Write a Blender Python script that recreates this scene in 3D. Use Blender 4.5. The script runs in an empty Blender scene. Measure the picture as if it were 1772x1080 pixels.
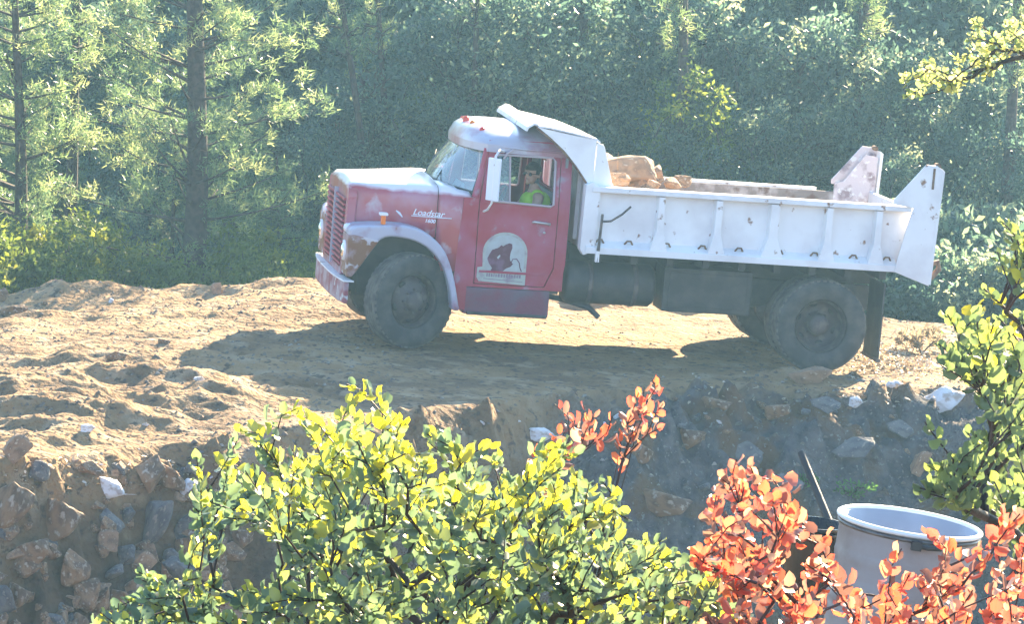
import bpy, bmesh, math, random
import numpy as np
from mathutils import Vector, Matrix
R = math.radians
PI = math.pi
random.seed(11)
rng = np.random.default_rng(5)
sc = bpy.context.scene
C = sc.collection

# ------------------------------------------------------------------ camera
CAM = Vector((0, 0, 6.2)); PITCH = R(8.3); ROLL = R(2.3); FPX = 6304.0
_f = Vector((0, math.cos(PITCH), -math.sin(PITCH))); _r = Vector((1, 0, 0)); _u = _r.cross(_f)
_r2 = _r*math.cos(ROLL) + _u*math.sin(ROLL); _u2 = _u*math.cos(ROLL) - _r*math.sin(ROLL)
cd = bpy.data.cameras.new('camera'); cam = bpy.data.objects.new('camera', cd); C.objects.link(cam)
cd.sensor_width = 36; cd.sensor_fit = 'HORIZONTAL'; cd.lens = 36*FPX/1772
cd.clip_start = .2; cd.clip_end = 1500
m = Matrix((_r2, _u2, -_f)).transposed().to_4x4(); m.translation = CAM
cam.matrix_world = m
sc.camera = cam

# ------------------------------------------------------------------ sky, sun, exposure
SUN_EL = R(26.5); SUN_AZ = math.atan2(.82, 1.8)      # to the right behind the truck
SUNV = Vector((math.sin(SUN_AZ)*math.cos(SUN_EL), math.cos(SUN_AZ)*math.cos(SUN_EL), math.sin(SUN_EL)))
w = bpy.data.worlds.new('World'); sc.world = w; w.use_nodes = True
nt = w.node_tree; bg = nt.nodes['Background']
sky = nt.nodes.new('ShaderNodeTexSky'); sky.sky_type = 'NISHITA'; sky.sun_disc = False
sky.sun_elevation = SUN_EL; sky.sun_rotation = SUN_AZ; sky.air_density = 1.0; sky.dust_density = .5; sky.ozone_density = 3
nt.links.new(sky.outputs[0], bg.inputs[0]); bg.inputs[1].default_value = .07
sl = bpy.data.lights.new('sun', 'SUN'); sl.energy = 5.0; sl.angle = R(.5); sl.color = (1, .80, .52)
so = bpy.data.objects.new('sun', sl); C.objects.link(so)
so.rotation_euler = (-SUNV).to_track_quat('-Z', 'Y').to_euler(); so.location = (20, 40, 40)
sc.view_settings.view_transform = 'Standard'; sc.view_settings.look = 'None'
sc.view_settings.exposure = 2.9; sc.view_settings.gamma = 1
sc.cycles.max_bounces = 8; sc.cycles.transparent_max_bounces = 12
sc.cycles.volume_bounces = 0; sc.cycles.transmission_bounces = 6

# ------------------------------------------------------------------ helpers
def ray(px, py):
    return (_f + _r2*((px-886)/FPX) + _u2*((540-py)/FPX))
def atY(px, py, Y):                 # the point of the world seen there at distance Y
    d = ray(px, py); return CAM + d*(Y/d.y)
def tag(o, label=None, cat=None, group=None, kind=None):
    if label: o['label'] = label
    if cat: o['category'] = cat
    if group: o['group'] = group
    if kind: o['kind'] = kind
    return o
def empty(name, loc=(0, 0, 0), rot=(0, 0, 0), **k):
    o = bpy.data.objects.new(name, None); C.objects.link(o); o.location = loc; o.rotation_euler = rot
    o.empty_display_size = .1
    return tag(o, **k)
class MB:
    def __init__(s): s.v = []; s.f = []; s.sm = []
    def add(s, vs, fs, smooth=False):
        n = len(s.v); s.v += [tuple(v) for v in vs]; s.f += [tuple(i+n for i in f) for f in fs]; s.sm += [smooth]*len(fs)
        return s
    def box(s, x0, x1, y0, y1, z0, z1, M=None):
        vs = [Vector((x, y, z)) for x in (x0, x1) for y in (y0, y1) for z in (z0, z1)]
        if M: vs = [M @ v for v in vs]
        return s.add(vs, [(0, 1, 3, 2), (4, 6, 7, 5), (0, 4, 5, 1), (2, 3, 7, 6), (0, 2, 6, 4), (1, 5, 7, 3)])
    def prism(s, poly, y0, y1, axis='y', M=None):       # poly in (x,z) for y, (x,y) for z, (y,z) for x
        def p3(a, b, c):
            v = Vector((a, c, b)) if axis == 'y' else Vector((a, b, c)) if axis == 'z' else Vector((c, a, b))
            return M @ v if M else v
        n = len(poly)
        vs = [p3(a, b, y0) for a, b in poly] + [p3(a, b, y1) for a, b in poly]
        fs = [tuple(range(n))[::-1], tuple(range(n, 2*n))] + [(i, (i+1) % n, (i+1) % n+n, i+n) for i in range(n)]
        return s.add(vs, fs)
    def tube(s, pts, r, n=8, cap=True, smooth=True):
        pts = [Vector(p) for p in pts]; k = len(pts)
        rs = r if isinstance(r, (list, tuple)) else [r]*k
        vs = []; prev = None
        for i, p in enumerate(pts):
            t = (pts[min(i+1, k-1)] - pts[max(i-1, 0)]).normalized()
            a = prev if prev is not None else Vector((0, 0, 1)) if abs(t.z) < .9 else Vector((1, 0, 0))
            a = (a - t*a.dot(t)).normalized(); b = t.cross(a); prev = a
            for j in range(n):
                q = 2*PI*j/n; vs.append(p + (a*math.cos(q) + b*math.sin(q))*rs[i])
        fs = [(i*n+j, i*n+(j+1) % n, (i+1)*n+(j+1) % n, (i+1)*n+j) for i in range(k-1) for j in range(n)]
        s.add(vs, fs, smooth)
        if cap: s.add(vs[:n], [tuple(range(n))[::-1]]); s.add(vs[-n:], [tuple(range(n))])
        return s
    def lathe(s, prof, n=40, axis='y', M=None, smooth=True, close=False):     # prof: (radius, along)
        vs = []
        for r_, a in prof:
            for j in range(n):
                q = 2*PI*j/n; c, d = r_*math.cos(q), r_*math.sin(q)
                v = Vector((c, a, d)) if axis == 'y' else Vector((c, d, a)) if axis == 'z' else Vector((a, c, d))
                vs.append(M @ v if M else v)
        k = len(prof); rng_ = range(k if close else k-1)
        fs = [(i*n+j, i*n+(j+1) % n, ((i+1) % k)*n+(j+1) % n, ((i+1) % k)*n+j) for i in rng_ for j in range(n)]
        return s.add(vs, fs, smooth)
    def grid(s, P, smooth=True):                        # P[i][j] points
        a, b = len(P), len(P[0])
        return s.add([p for row in P for p in row], [(i*b+j, i*b+j+1, (i+1)*b+j+1, (i+1)*b+j) for i in range(a-1) for j in range(b-1)], smooth)
    def build(s, name, mat, parent=None, bevel=0, seg=2, solid=0, loc=None, sub=0, fixn=True):
        me = bpy.data.meshes.new(name); me.from_pydata(s.v, [], s.f); me.update()
        me.polygons.foreach_set('use_smooth', s.sm)
        bm = bmesh.new(); bm.from_mesh(me)
        if bevel or solid: bmesh.ops.remove_doubles(bm, verts=bm.verts, dist=1e-5)
        if fixn: bmesh.ops.recalc_face_normals(bm, faces=bm.faces)
        if bevel:
            es = [e for e in bm.edges if len(e.link_faces) == 2 and e.calc_face_angle(0) > .5]
            bmesh.ops.bevel(bm, geom=es, offset=bevel, segments=seg, affect='EDGES', profile=.6)
        bm.to_mesh(me); bm.free()
        me.materials.append(mat)
        o = bpy.data.objects.new(name, me); C.objects.link(o)
        if parent: o.parent = parent
        if loc: o.location = loc
        if solid:
            md = o.modifiers.new('solid', 'SOLIDIFY'); md.thickness = solid; md.offset = 0
        if sub:
            md = o.modifiers.new('sub', 'SUBSURF'); md.levels = sub; md.render_levels = sub
        return o
def plate(outline, holes, y, t, warp=None, dens=.08):
    """flat side panel in (x,z) with window holes, thickness t along y; warp moves vertices"""
    bm = bmesh.new()
    for loop in [outline]+holes:
        pts = []
        for i, (a, b) in enumerate(loop):
            c, d = loop[(i+1) % len(loop)]; k = max(1, int(math.hypot(c-a, d-b)/dens))
            pts += [(a+(c-a)*j/k, b+(d-b)*j/k) for j in range(k)]
        vs = [bm.verts.new((a, 0, b)) for a, b in pts]
        for i in range(len(vs)): bm.edges.new((vs[i], vs[(i+1) % len(vs)]))
    bmesh.ops.triangle_fill(bm, use_beauty=True, use_dissolve=False, edges=bm.edges[:])
    vs = [v.co.copy() for v in bm.verts]; bm.verts.index_update()
    fs = [tuple(v.index for v in f.verts) for f in bm.faces]
    bd = [(e.verts[0].index, e.verts[1].index) for e in bm.edges if len(e.link_faces) == 1]
    bm.free(); n = len(vs)
    A = [Vector((v.x, y, v.z)) for v in vs]; B = [Vector((v.x, y+t, v.z)) for v in vs]
    allv = [warp(v) if warp else v for v in A+B]
    mb = MB(); mb.add(allv, fs + [tuple(i+n for i in f)[::-1] for f in fs] + [(a, b, b+n, a+n) for a, b in bd])
    return mb
def rrect(x0, x1, z0, z1, r, k=4):
    o = []
    for cx, cz, a0 in ((x1-r, z0+r, -90), (x1-r, z1-r, 0), (x0+r, z1-r, 90), (x0+r, z0+r, 180)):
        o += [(cx+r*math.cos(R(a0+90*i/k)), cz+r*math.sin(R(a0+90*i/k))) for i in range(k+1)]
    return o
def smooth_curve(pts, n=6):
    pts = [Vector(p) for p in pts]; out = []
    for i in range(len(pts)-1):
        p0, p1, p2, p3 = pts[max(i-1, 0)], pts[i], pts[i+1], pts[min(i+2, len(pts)-1)]
        for j in range(n):
            t = j/n
            out.append(.5*((2*p1)+(p2-p0)*t+(2*p0-5*p1+4*p2-p3)*t*t+(3*p1-p0-3*p2+p3)*t**3))
    out.append(pts[-1]); return out

# ------------------------------------------------------------------ materials
def mat(name, col, rough=.6, col2=None, scale=3, lo=.4, hi=.6, bump=0, bscale=30, metal=0, spec=.5, col3=None, scale3=9, lo3=.55, hi3=.65, detail=6, coat=0):
    m = bpy.data.materials.new(name); m.use_nodes = True; n = m.node_tree; b = n.nodes['Principled BSDF']
    b.inputs['Base Color'].default_value = (*col, 1); b.inputs['Roughness'].default_value = rough
    b.inputs['Metallic'].default_value = metal; b.inputs['Specular IOR Level'].default_value = spec
    if coat: b.inputs['Coat Weight'].default_value = coat; b.inputs['Coat Roughness'].default_value = .25
    tc = n.nodes.new('ShaderNodeTexCoord'); last = None
    def layer(prev, c, s, l, h):
        no = n.nodes.new('ShaderNodeTexNoise'); no.inputs['Scale'].default_value = s; no.inputs['Detail'].default_value = detail
        n.links.new(tc.outputs['Object'], no.inputs['Vector'])
        mr = n.nodes.new('ShaderNodeMapRange'); mr.inputs[1].default_value = l; mr.inputs[2].default_value = h
        n.links.new(no.outputs['Fac'], mr.inputs[0])
        mx = n.nodes.new('ShaderNodeMix'); mx.data_type = 'RGBA'
        n.links.new(mr.outputs[0], mx.inputs[0])
        if prev is None: mx.inputs[6].default_value = (*col, 1)
        else: n.links.new(prev, mx.inputs[6])
        mx.inputs[7].default_value = (*c, 1)
        return mx.outputs[2]
    if col2: last = layer(last, col2, scale, lo, hi)
    if col3: last = layer(last, col3, scale3, lo3, hi3)
    if last is not None: n.links.new(last, b.inputs['Base Color'])
    if bump:
        no = n.nodes.new('ShaderNodeTexNoise'); no.inputs['Scale'].default_value = bscale; no.inputs['Detail'].default_value = 8
        n.links.new(tc.outputs['Object'], no.inputs['Vector'])
        bp = n.nodes.new('ShaderNodeBump'); bp.inputs['Strength'].default_value = bump; bp.inputs['Distance'].default_value = .03
        n.links.new(no.outputs['Fac'], bp.inputs['Height']); n.links.new(bp.outputs[0], b.inputs['Normal'])
    return m
def leaf_mat(name, ramp, tramp, rough=.4, trans=.5, spec=.5):
    """ramp, tramp: colours along the per-leaf random value for reflected and transmitted light"""
    m = bpy.data.materials.new(name); m.use_nodes = True; n = m.node_tree; b = n.nodes['Principled BSDF']; out = n.nodes['Material Output']
    at = n.nodes.new('ShaderNodeAttribute'); at.attribute_name = 'rnd'
    def rp(cols):
        r_ = n.nodes.new('ShaderNodeValToRGB'); e = r_.color_ramp.elements
        while len(e) < len(cols): e.new(.5)
        for i, (p, c) in enumerate(cols): e[i].position = p; e[i].color = (*c, 1)
        n.links.new(at.outputs['Fac'], r_.inputs[0]); return r_.outputs[0]
    n.links.new(rp(ramp), b.inputs['Base Color']); b.inputs['Roughness'].default_value = rough
    b.inputs['Specular IOR Level'].default_value = spec
    t = n.nodes.new('ShaderNodeBsdfTranslucent'); n.links.new(rp(tramp), t.inputs[0])
    mx = n.nodes.new('ShaderNodeMixShader'); mx.inputs[0].default_value = trans
    n.links.new(b.outputs[0], mx.inputs[1]); n.links.new(t.outputs[0], mx.inputs[2]); n.links.new(mx.outputs[0], out.inputs[0])
    return m
def glass_mat(name, tint=(.75, .88, .9), refl=.0, base=.0):
    m = bpy.data.materials.new(name); m.use_nodes = True; n = m.node_tree; out = n.nodes['Material Output']
    n.nodes.remove(n.nodes['Principled BSDF'])
    t = n.nodes.new('ShaderNodeBsdfTransparent'); t.inputs[0].default_value = (*tint, 1)
    g = n.nodes.new('ShaderNodeBsdfGlossy'); g.inputs['Roughness'].default_value = .03
    fr = n.nodes.new('ShaderNodeFresnel'); fr.inputs[0].default_value = 1.55
    ad = n.nodes.new('ShaderNodeMath'); ad.operation = 'ADD'; ad.inputs[1].default_value = refl; n.links.new(fr.outputs[0], ad.inputs[0])
    mx = n.nodes.new('ShaderNodeMixShader'); n.links.new(ad.outputs[0], mx.inputs[0]); n.links.new(t.outputs[0], mx.inputs[1]); n.links.new(g.outputs[0], mx.inputs[2])
    d = n.nodes.new('ShaderNodeBsdfDiffuse'); d.inputs[0].default_value = (.6, .66, .68, 1)      # pale diffuse share mixed over the pane
    m2 = n.nodes.new('ShaderNodeMixShader'); m2.inputs[0].default_value = base
    n.links.new(mx.outputs[0], m2.inputs[1]); n.links.new(d.outputs[0], m2.inputs[2]); n.links.new(m2.outputs[0], out.inputs[0])
    return m

M_red = mat('faded_red_paint', (.33, .010, .045), .42, (.38, .09, .18), 2.2, .45, .78, bump=.06, bscale=12, col3=(.30, .26, .34), scale3=4.5, lo3=.60, hi3=.72)
M_hood = mat('bleached_red_glare_top', (.36, .02, .04), .4, (.38, .10, .16), 2.6, .45, .62, bump=.03, bscale=10, col3=(.45, .36, .42), scale3=5, lo3=.60, hi3=.76, coat=1)
M_chalk = mat('chalky_paint', (.42, .42, .52), .4, (.30, .16, .24), 3.5, .5, .68, bump=.06, bscale=14, col3=(.24, .10, .06), scale3=7, lo3=.66, hi3=.72)
_n = M_hood.node_tree; _b = _n.nodes['Principled BSDF']; _src = _b.inputs['Base Color'].links[0].from_socket  # hood top whitened by height: sun glare painted in along with bleached paint
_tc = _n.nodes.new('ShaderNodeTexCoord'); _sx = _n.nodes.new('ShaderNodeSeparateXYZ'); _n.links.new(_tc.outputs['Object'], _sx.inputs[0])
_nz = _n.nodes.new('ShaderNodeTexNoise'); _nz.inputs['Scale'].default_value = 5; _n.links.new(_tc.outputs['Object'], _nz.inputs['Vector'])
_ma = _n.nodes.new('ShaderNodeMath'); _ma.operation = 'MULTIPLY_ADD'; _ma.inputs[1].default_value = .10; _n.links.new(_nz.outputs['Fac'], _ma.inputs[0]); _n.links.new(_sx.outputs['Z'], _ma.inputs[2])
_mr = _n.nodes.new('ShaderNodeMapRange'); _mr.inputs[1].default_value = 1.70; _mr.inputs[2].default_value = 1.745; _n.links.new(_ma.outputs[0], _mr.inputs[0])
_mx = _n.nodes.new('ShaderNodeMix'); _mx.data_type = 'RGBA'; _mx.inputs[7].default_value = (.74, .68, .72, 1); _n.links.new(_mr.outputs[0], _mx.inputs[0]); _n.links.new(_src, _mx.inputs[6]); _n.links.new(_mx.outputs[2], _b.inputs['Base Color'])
M_roof = mat('bleached_roof_paint', (.40, .38, .46), .36, (.30, .13, .19), 2.6, .48, .64, bump=.03, bscale=8, coat=1)
M_rustfender = mat('rusted_fender_paint', (.32, .20, .22), .6, (.20, .08, .035), 6, .42, .55, bump=.15, bscale=20, col3=(.5, .46, .5), scale3=9, lo3=.58, hi3=.64)
M_white = mat('chipped_white_paint', (.80, .79, .80), .5, (.58, .54, .56), 2.2, .45, .8, bump=.12, bscale=7, col3=(.24, .11, .06), scale3=7, lo3=.645, hi3=.70)
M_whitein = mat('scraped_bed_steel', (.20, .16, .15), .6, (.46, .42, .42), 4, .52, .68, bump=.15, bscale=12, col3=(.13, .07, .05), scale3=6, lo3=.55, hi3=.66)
M_rust = mat('rusty_edge_steel', (.20, .11, .06), .8, (.12, .05, .03), 12, .4, .6, bump=.2)
M_black = mat('dirty_black_chassis', (.028, .028, .03), .6, (.06, .055, .05), 5, .45, .7, bump=.1)
M_rubber = mat('tyre_rubber', (.035, .035, .036), .75, (.075, .070, .065), 6, .42, .65, bump=.12, bscale=40)
M_rubberw = mat('worn_dusty_tread', (.13, .115, .10), .85, (.07, .065, .06), 9, .45, .65, bump=.2, bscale=40)
M_rim = mat('grimy_wheel_steel', (.07, .055, .055), .6, (.13, .10, .09), 9, .5, .65, bump=.1)
M_chrome = mat('dull_chrome', (.6, .6, .62), .28, metal=.9)
M_trim = mat('window_trim', (.45, .36, .40), .4)
M_seal = mat('black_rubber_seal', (.02, .02, .022), .6)
M_int = mat('dark_cab_interior', (.06, .055, .055), .8, (.10, .08, .08), 6)
M_intlight = mat('grey_cab_trim', (.30, .33, .36), .7)
M_amber = mat('amber_lens', (.85, .20, .02), .3)
M_redlens = mat('red_lens', (.65, .04, .02), .3)
M_glass = glass_mat('windshield_glass', refl=.22, base=.14)
M_glass2 = glass_mat('side_glass', refl=.05, base=.04)
M_postin = mat('scuffed_far_post_paint', (.60, .52, .54), .6, (.28, .20, .22), 6, .5, .62, bump=.2, col3=(.75, .72, .72), scale3=9, lo3=.55, hi3=.62)
M_mirror = mat('mirror_glass', (.75, .78, .85), .08, metal=1)
M_mwhite = mat('mirror_back', (.75, .78, .85), .35)
M_wood = mat('grey_brown_bark', (.075, .055, .045), .9, (.035, .028, .025), 14, bump=.5, bscale=40)
M_manz = mat('dark_red_bark', (.055, .028, .024), .6, (.03, .018, .018), 20, bump=.2)
# ------------------------------------------------------------------ the truck (local x = rearwards, -y = the side towards the camera)
TR = empty('dump_truck', (-1.311, 39.66, .129), (0, R(2.6), R(11)), label='old faded red dump truck with a white tipper bed on the dirt pad', cat='dump truck')
bpy.context.view_layer.update()
TRM = Matrix.Translation((-1.311, 39.66, .129)) @ Matrix.Rotation(R(11), 4, 'Z') @ Matrix.Rotation(R(2.6), 4, 'Y')
def hw(z):                                        # cab half width: the greenhouse leans in
    return 1.0 - max(0, z-1.6)*.16
def lean(v):
    s = -1 if v.y < 0 else 1
    d = abs(v.y) - 1.0
    return Vector((v.x, s*(hw(v.z)+d), v.z))
win = [(.80, 1.64), (1.45, 1.615), (1.475, 1.64), (1.475, 2.10), (1.44, 2.135), (.86, 2.135), (.82, 2.11)]
door_o = [(.68, .74), (1.44, .74), (1.53, .95), (1.53, 2.16), (1.47, 2.21), (.77, 2.21), (.735, 2.17), (.67, 1.60)]
side_o = [(.44, .45), (.60, .44), (.60, .70), (1.62, .70), (1.66, 1.0), (1.66, 2.27), (1.45, 2.30), (.74, 2.28), (.70, 2.2), (.60, 1.66), (.50, 1.655), (.47, 1.2)]
def grow(poly, g):
    cx = sum(p[0] for p in poly)/len(poly); cz = sum(p[1] for p in poly)/len(poly)
    return [(a+g*(1 if a > cx else -1), b+g*(1 if b > cz else -1)) for a, b in poly]
cab = MB()
for s in (-1, 1):
    p = plate(side_o, [grow(door_o, .009)], s*1.0, -s*.04, lean); cab.add(p.v, p.f)
# rear wall of the cab with its window
rw = [(-.99, .70), (.99, .70), (.99, 1.6), (.90, 2.26), (-.90, 2.26), (-.99, 1.6)]
p = plate(rw, [rrect(-.55, .55, 1.72, 2.08, .08)], 0, .03)
cab.add([Vector((1.62+v[1], v[0], v[2])) for v in p.v], p.f)
cab.build('cab_body', M_red, TR)
# cab floor and firewall
fl = MB(); fl.box(.30, 1.62, -.95, .95, .66, .70); fl.box(.30, .34, -.93, .93, .70, 1.62); fl.box(.35, .62, -.9, .9, 1.45, 1.62)
fl.build('dashboard', M_int, TR, bevel=.01)
lin = MB()
lin.box(1.585, 1.615, -.93, -.56, .75, 2.18); lin.box(1.585, 1.615, .56, .93, .75, 2.18); lin.box(1.585, 1.615, -.56, .56, .75, 1.70)
lin.build('cab_lining', M_intlight, TR)
# roof: a dome with an overhanging brow above the windshield
P = []
for i in range(25):
    u = i/24; row = []
    for j in range(29):
        v = -1 + 2*j/28
        xf = .50 + .22*abs(v)**2.6; x = xf + (1.68-xf)*u
        e = max(abs(v), 0); uu = abs(2*u-1)
        k = (1-e**3.2)**.62 * (1-uu**4.5)**.55 if uu < 1 else 0
        z = 2.235 + .19*k - .02*u
        row.append(Vector((x, v*.935, z)))
    P.append(row)
rf = MB(); rf.grid(P)
edge = [P[0][j] for j in range(29)] + [P[i][28] for i in range(1, 25)] + [P[24][j] for j in range(27, -1, -1)] + [P[i][0] for i in range(23, 0, -1)]
low = [Vector((q.x, q.y, q.z-.075)) for q in edge]; n_ = len(edge)
rf.add(edge+low, [(i, (i+1) % n_, (i+1) % n_+n_, i+n_) for i in range(n_)])
roof = rf.build('roof', M_roof, TR, solid=.02)
for s in (-1, 1): gut = MB(); gut.tube([(.74, s*.925, 2.225), (1.1, s*.95, 2.21), (1.64, s*.945, 2.20)], .014, 6); gut.build('drip_rail', M_roof, TR)
for k, y in enumerate((-.62, -.25, 0, .25, .62)):
    l = MB(); x0 = .57+.12*abs(y)
    l.lathe([(.0, .075), (.022, .07), (.036, .045), (.04, .0)], 12, 'z', Matrix.Translation((x0+.06, y, 2.375-.09*abs(y))))
    lo = l.build('clearance_light', M_amber if k % 2 else M_redlens, TR)
    b = MB(); b.lathe([(.0, .012), (.05, .01), (.052, -.03)], 12, 'z', Matrix.Translation((x0+.06, y, 2.37-.09*abs(y)))); b.build('lamp_base', M_white, lo)
# windshield, wrapped round the corners
def ws_bot(v): return Vector((.25+.36*abs(v)**2.8, v*.90, 1.765-.07*abs(v)**2))
def ws_top(v): return Vector((.545+.20*abs(v)**2.8, v*.845, 2.20-.02*abs(v)**2))
W = MB(); W.grid([[ws_bot(-1+j/12).lerp(ws_top(-1+j/12), i/8)+Vector((-.03*math.sin(PI*i/8), 0, 0)) for j in range(25)] for i in range(9)])
ws = W.build('windshield', M_glass, TR)
F = MB(); loop = [ws_bot(-1+j/12) for j in range(25)] + [ws_top(1-j/12) for j in range(25)] + [ws_bot(-1)]
F.tube(loop, .024, 6); F.build('windshield_seal', M_seal, ws)
for y0 in (-.45, .3):                              # wipers
    q = MB(); q.tube([(.27, y0, 1.77), (.38, y0+.12, 1.93), (.43, y0+.3, 2.0)], .008, 5); q.build('wiper', M_seal, TR)
for s in (-1, 1):
    pil = MB(); pil.tube([(.62, s*.965, 1.66), (.67, s*.945, 1.9), (.715, s*.90, 2.19)], [.04, .035, .03], 8)
    pil.build('windshield_pillar', M_red, TR)

# hood and cowl: cross sections from nose to windshield
def hood_sec(x):
    t = (x+.70)/1.0; w_ = .70+.08*t; k_ = max(0, min(1, (x+.55)/1.05)); w_ += (.992-w_)*k_*k_*(3-2*k_)
    zt = 1.735+.055*max(0, min(1, t)) if x < .28 else 1.79-.06*((x-.28)/.35)
    zs = zt-.115
    if x < -.66: w_ -= .03*(-.66-x)/.04; zt -= .05*(-.66-x)/.04
    pts = []
    for k in range(33):
        a = -1+2*k/32
        e = abs(a)
        if e < .72: y = a/.72*w_*.93; z = zt - (zt-zs)*.42*(abs(y)/w_)**2
        else:
            q = (e-.72)/.28; yy = w_*(.93+.07*min(1, q*2.2)**.6); z0 = zt-(zt-zs)*.42*.93**2
            z = z0 - (z0-(1.2 if x < .225 else .85))*q**1.35; y = math.copysign(yy, a)
        pts.append(Vector((x, y, z)))
    return pts
xs = [-.72, -.70, -.66, -.5, -.3, -.1, .1, .22]
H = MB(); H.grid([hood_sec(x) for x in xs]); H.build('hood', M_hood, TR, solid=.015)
xs = [.228, .3, .36, .42, .5, .56, .62]
H = MB()
Pc = []
for x in xs:
    row = hood_sec(x)
    v_lim = []
    for p_ in row:                                 # keep the cowl below and ahead of the glass
        v = min(1, abs(p_.y)/.90); zb = 1.765-.07*v*v
        xb = .25+.36*v**2.8
        if p_.x > xb-.01 and p_.z > zb-.03: p_ = Vector((p_.x, p_.y, zb-.03-(p_.x-xb)*.4))
        v_lim.append(p_)
    Pc.append(v_lim)
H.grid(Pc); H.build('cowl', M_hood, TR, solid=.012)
# nose surround and grille
G = MB()
fr_o = rrect(-.74, .74, .70, 1.66, .10, 5); fr_i = rrect(-.62, .62, .78, 1.53, .06, 5)
p = plate(fr_o, [fr_i], 0, .10)
def lay(v): return Vector((-.735+v[1]+.02*(v[2]-.7), v[0], v[2]))
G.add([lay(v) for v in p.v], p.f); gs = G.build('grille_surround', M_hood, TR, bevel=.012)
gb = MB(); gb.box(-.60, -.58, -.66, .66, .74, 1.56); gb.build('radiator', M_black, TR)
for k in range(13):
    z = .805+k*.058; q = MB(); q.box(-.745, -.66, -.63, .63, z, z+.026); q.build('grille_slat', M_red, gs, bevel=.004)
q = MB(); q.box(-.76, -.70, -.012, .012, .75, 1.58); q.build('grille_bar', M_chalk, gs)
# fenders
out = [(-.72, .74), (-.73, 1.18), (-.69, 1.275), (-.5, 1.305), (-.15, 1.325), (.08, 1.27), (.27, 1.13), (.38, .95), (.45, .75), (.50, .55), (.53, .44)]
inn = [(.44, .44), (.41, .62), (.34, .84), (.22, 1.02), (.05, 1.14), (-.15, 1.19), (-.34, 1.185), (-.46, 1.08), (-.56, .92), (-.66, .76)]
oc = [tuple(p_[:2]) for p_ in smooth_curve([(*p_, 0) for p_ in out], 3)]
ic = [tuple(p_[:2]) for p_ in smooth_curve([(*p_, 0) for p_ in inn], 3)]
for s in (-1, 1):
    f = MB(); f.prism(oc+ic, s*1.12, s*.70)
    fo = f.build('fender', M_chalk, TR, bevel=.035, seg=3)
    fr = MB(); fr.prism([(-.732, .74), (-.74, 1.19), (-.68, 1.2), (-.50, 1.17), (-.40, 1.15), (-.50, 1.0), (-.60, .84), (-.67, .74)], s*1.128, s*.72)
    fr.build('fender_nose', M_rustfender, fo, bevel=.02)
    wl = MB(); wl.box(-.55, .45, s*.66, s*.70, .5, 1.22); wl.build('wheel_well', M_black, fo)
    hl = MB(); Mh = Matrix.Translation((-.735, s*.90, 1.0))
    hl.lathe([(0, -.045), (.05, -.04), (.08, -.025), (.09, 0)], 20, 'x', Mh); h_ = hl.build('headlight', M_mirror, TR)
    q = MB(); q.lathe([(.09, -.025), (.108, -.02), (.112, .03), (.09, .03)], 20, 'x', Mh); q.build('headlight_rim', M_white, h_)
    ts = MB(); ts.lathe([(0, -.035), (.03, -.03), (.045, -.01), (.047, .03)], 16, 'x', Matrix.Translation((-.72, s*.82, 1.235)))
    tl = ts.build('marker_lamp', M_mwhite, TR)
    sm = MB(); sm.box(-.395, -.345, s*1.09, s*1.03, 1.32, 1.42); so_ = sm.build('turn_signal', M_amber, TR, bevel=.012)
    q = MB(); q.box(-.415, -.325, s*1.10, s*1.0, 1.415, 1.445); q.build('lamp_cap', M_white, so_, bevel=.01)
# bumper
M_bump = mat('scuffed_bumper_paint', (.26, .05, .08), .5, (.38, .30, .36), 4, .42, .62, bump=.1, col3=(.5, .5, .54), scale3=9, lo3=.6, hi3=.68)
bp = MB(); prof = []
pl = [(-.80+.06*abs(v)**3, v*1.12) for v in [-1+i/12 for i in range(25)]]
poly = pl + [(x+.05, y) for x, y in pl[::-1]]
bp.prism(poly, .45, .68, 'z'); bo = bp.build('bumper', M_bump, TR, bevel=.015)
q = MB(); q.prism([(x-.012, y) for x, y in pl] + [(x+.10, y) for x, y in pl[::-1]], .683, .70, 'z'); q.build('bumper_flange', M_white, bo, bevel=.005)
for s in (-1, 1):
    q = MB(); q.box(-.76, -.4, s*.42, s*.36, .50, .64); q.build('bumper_bracket', M_black, bo)
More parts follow.
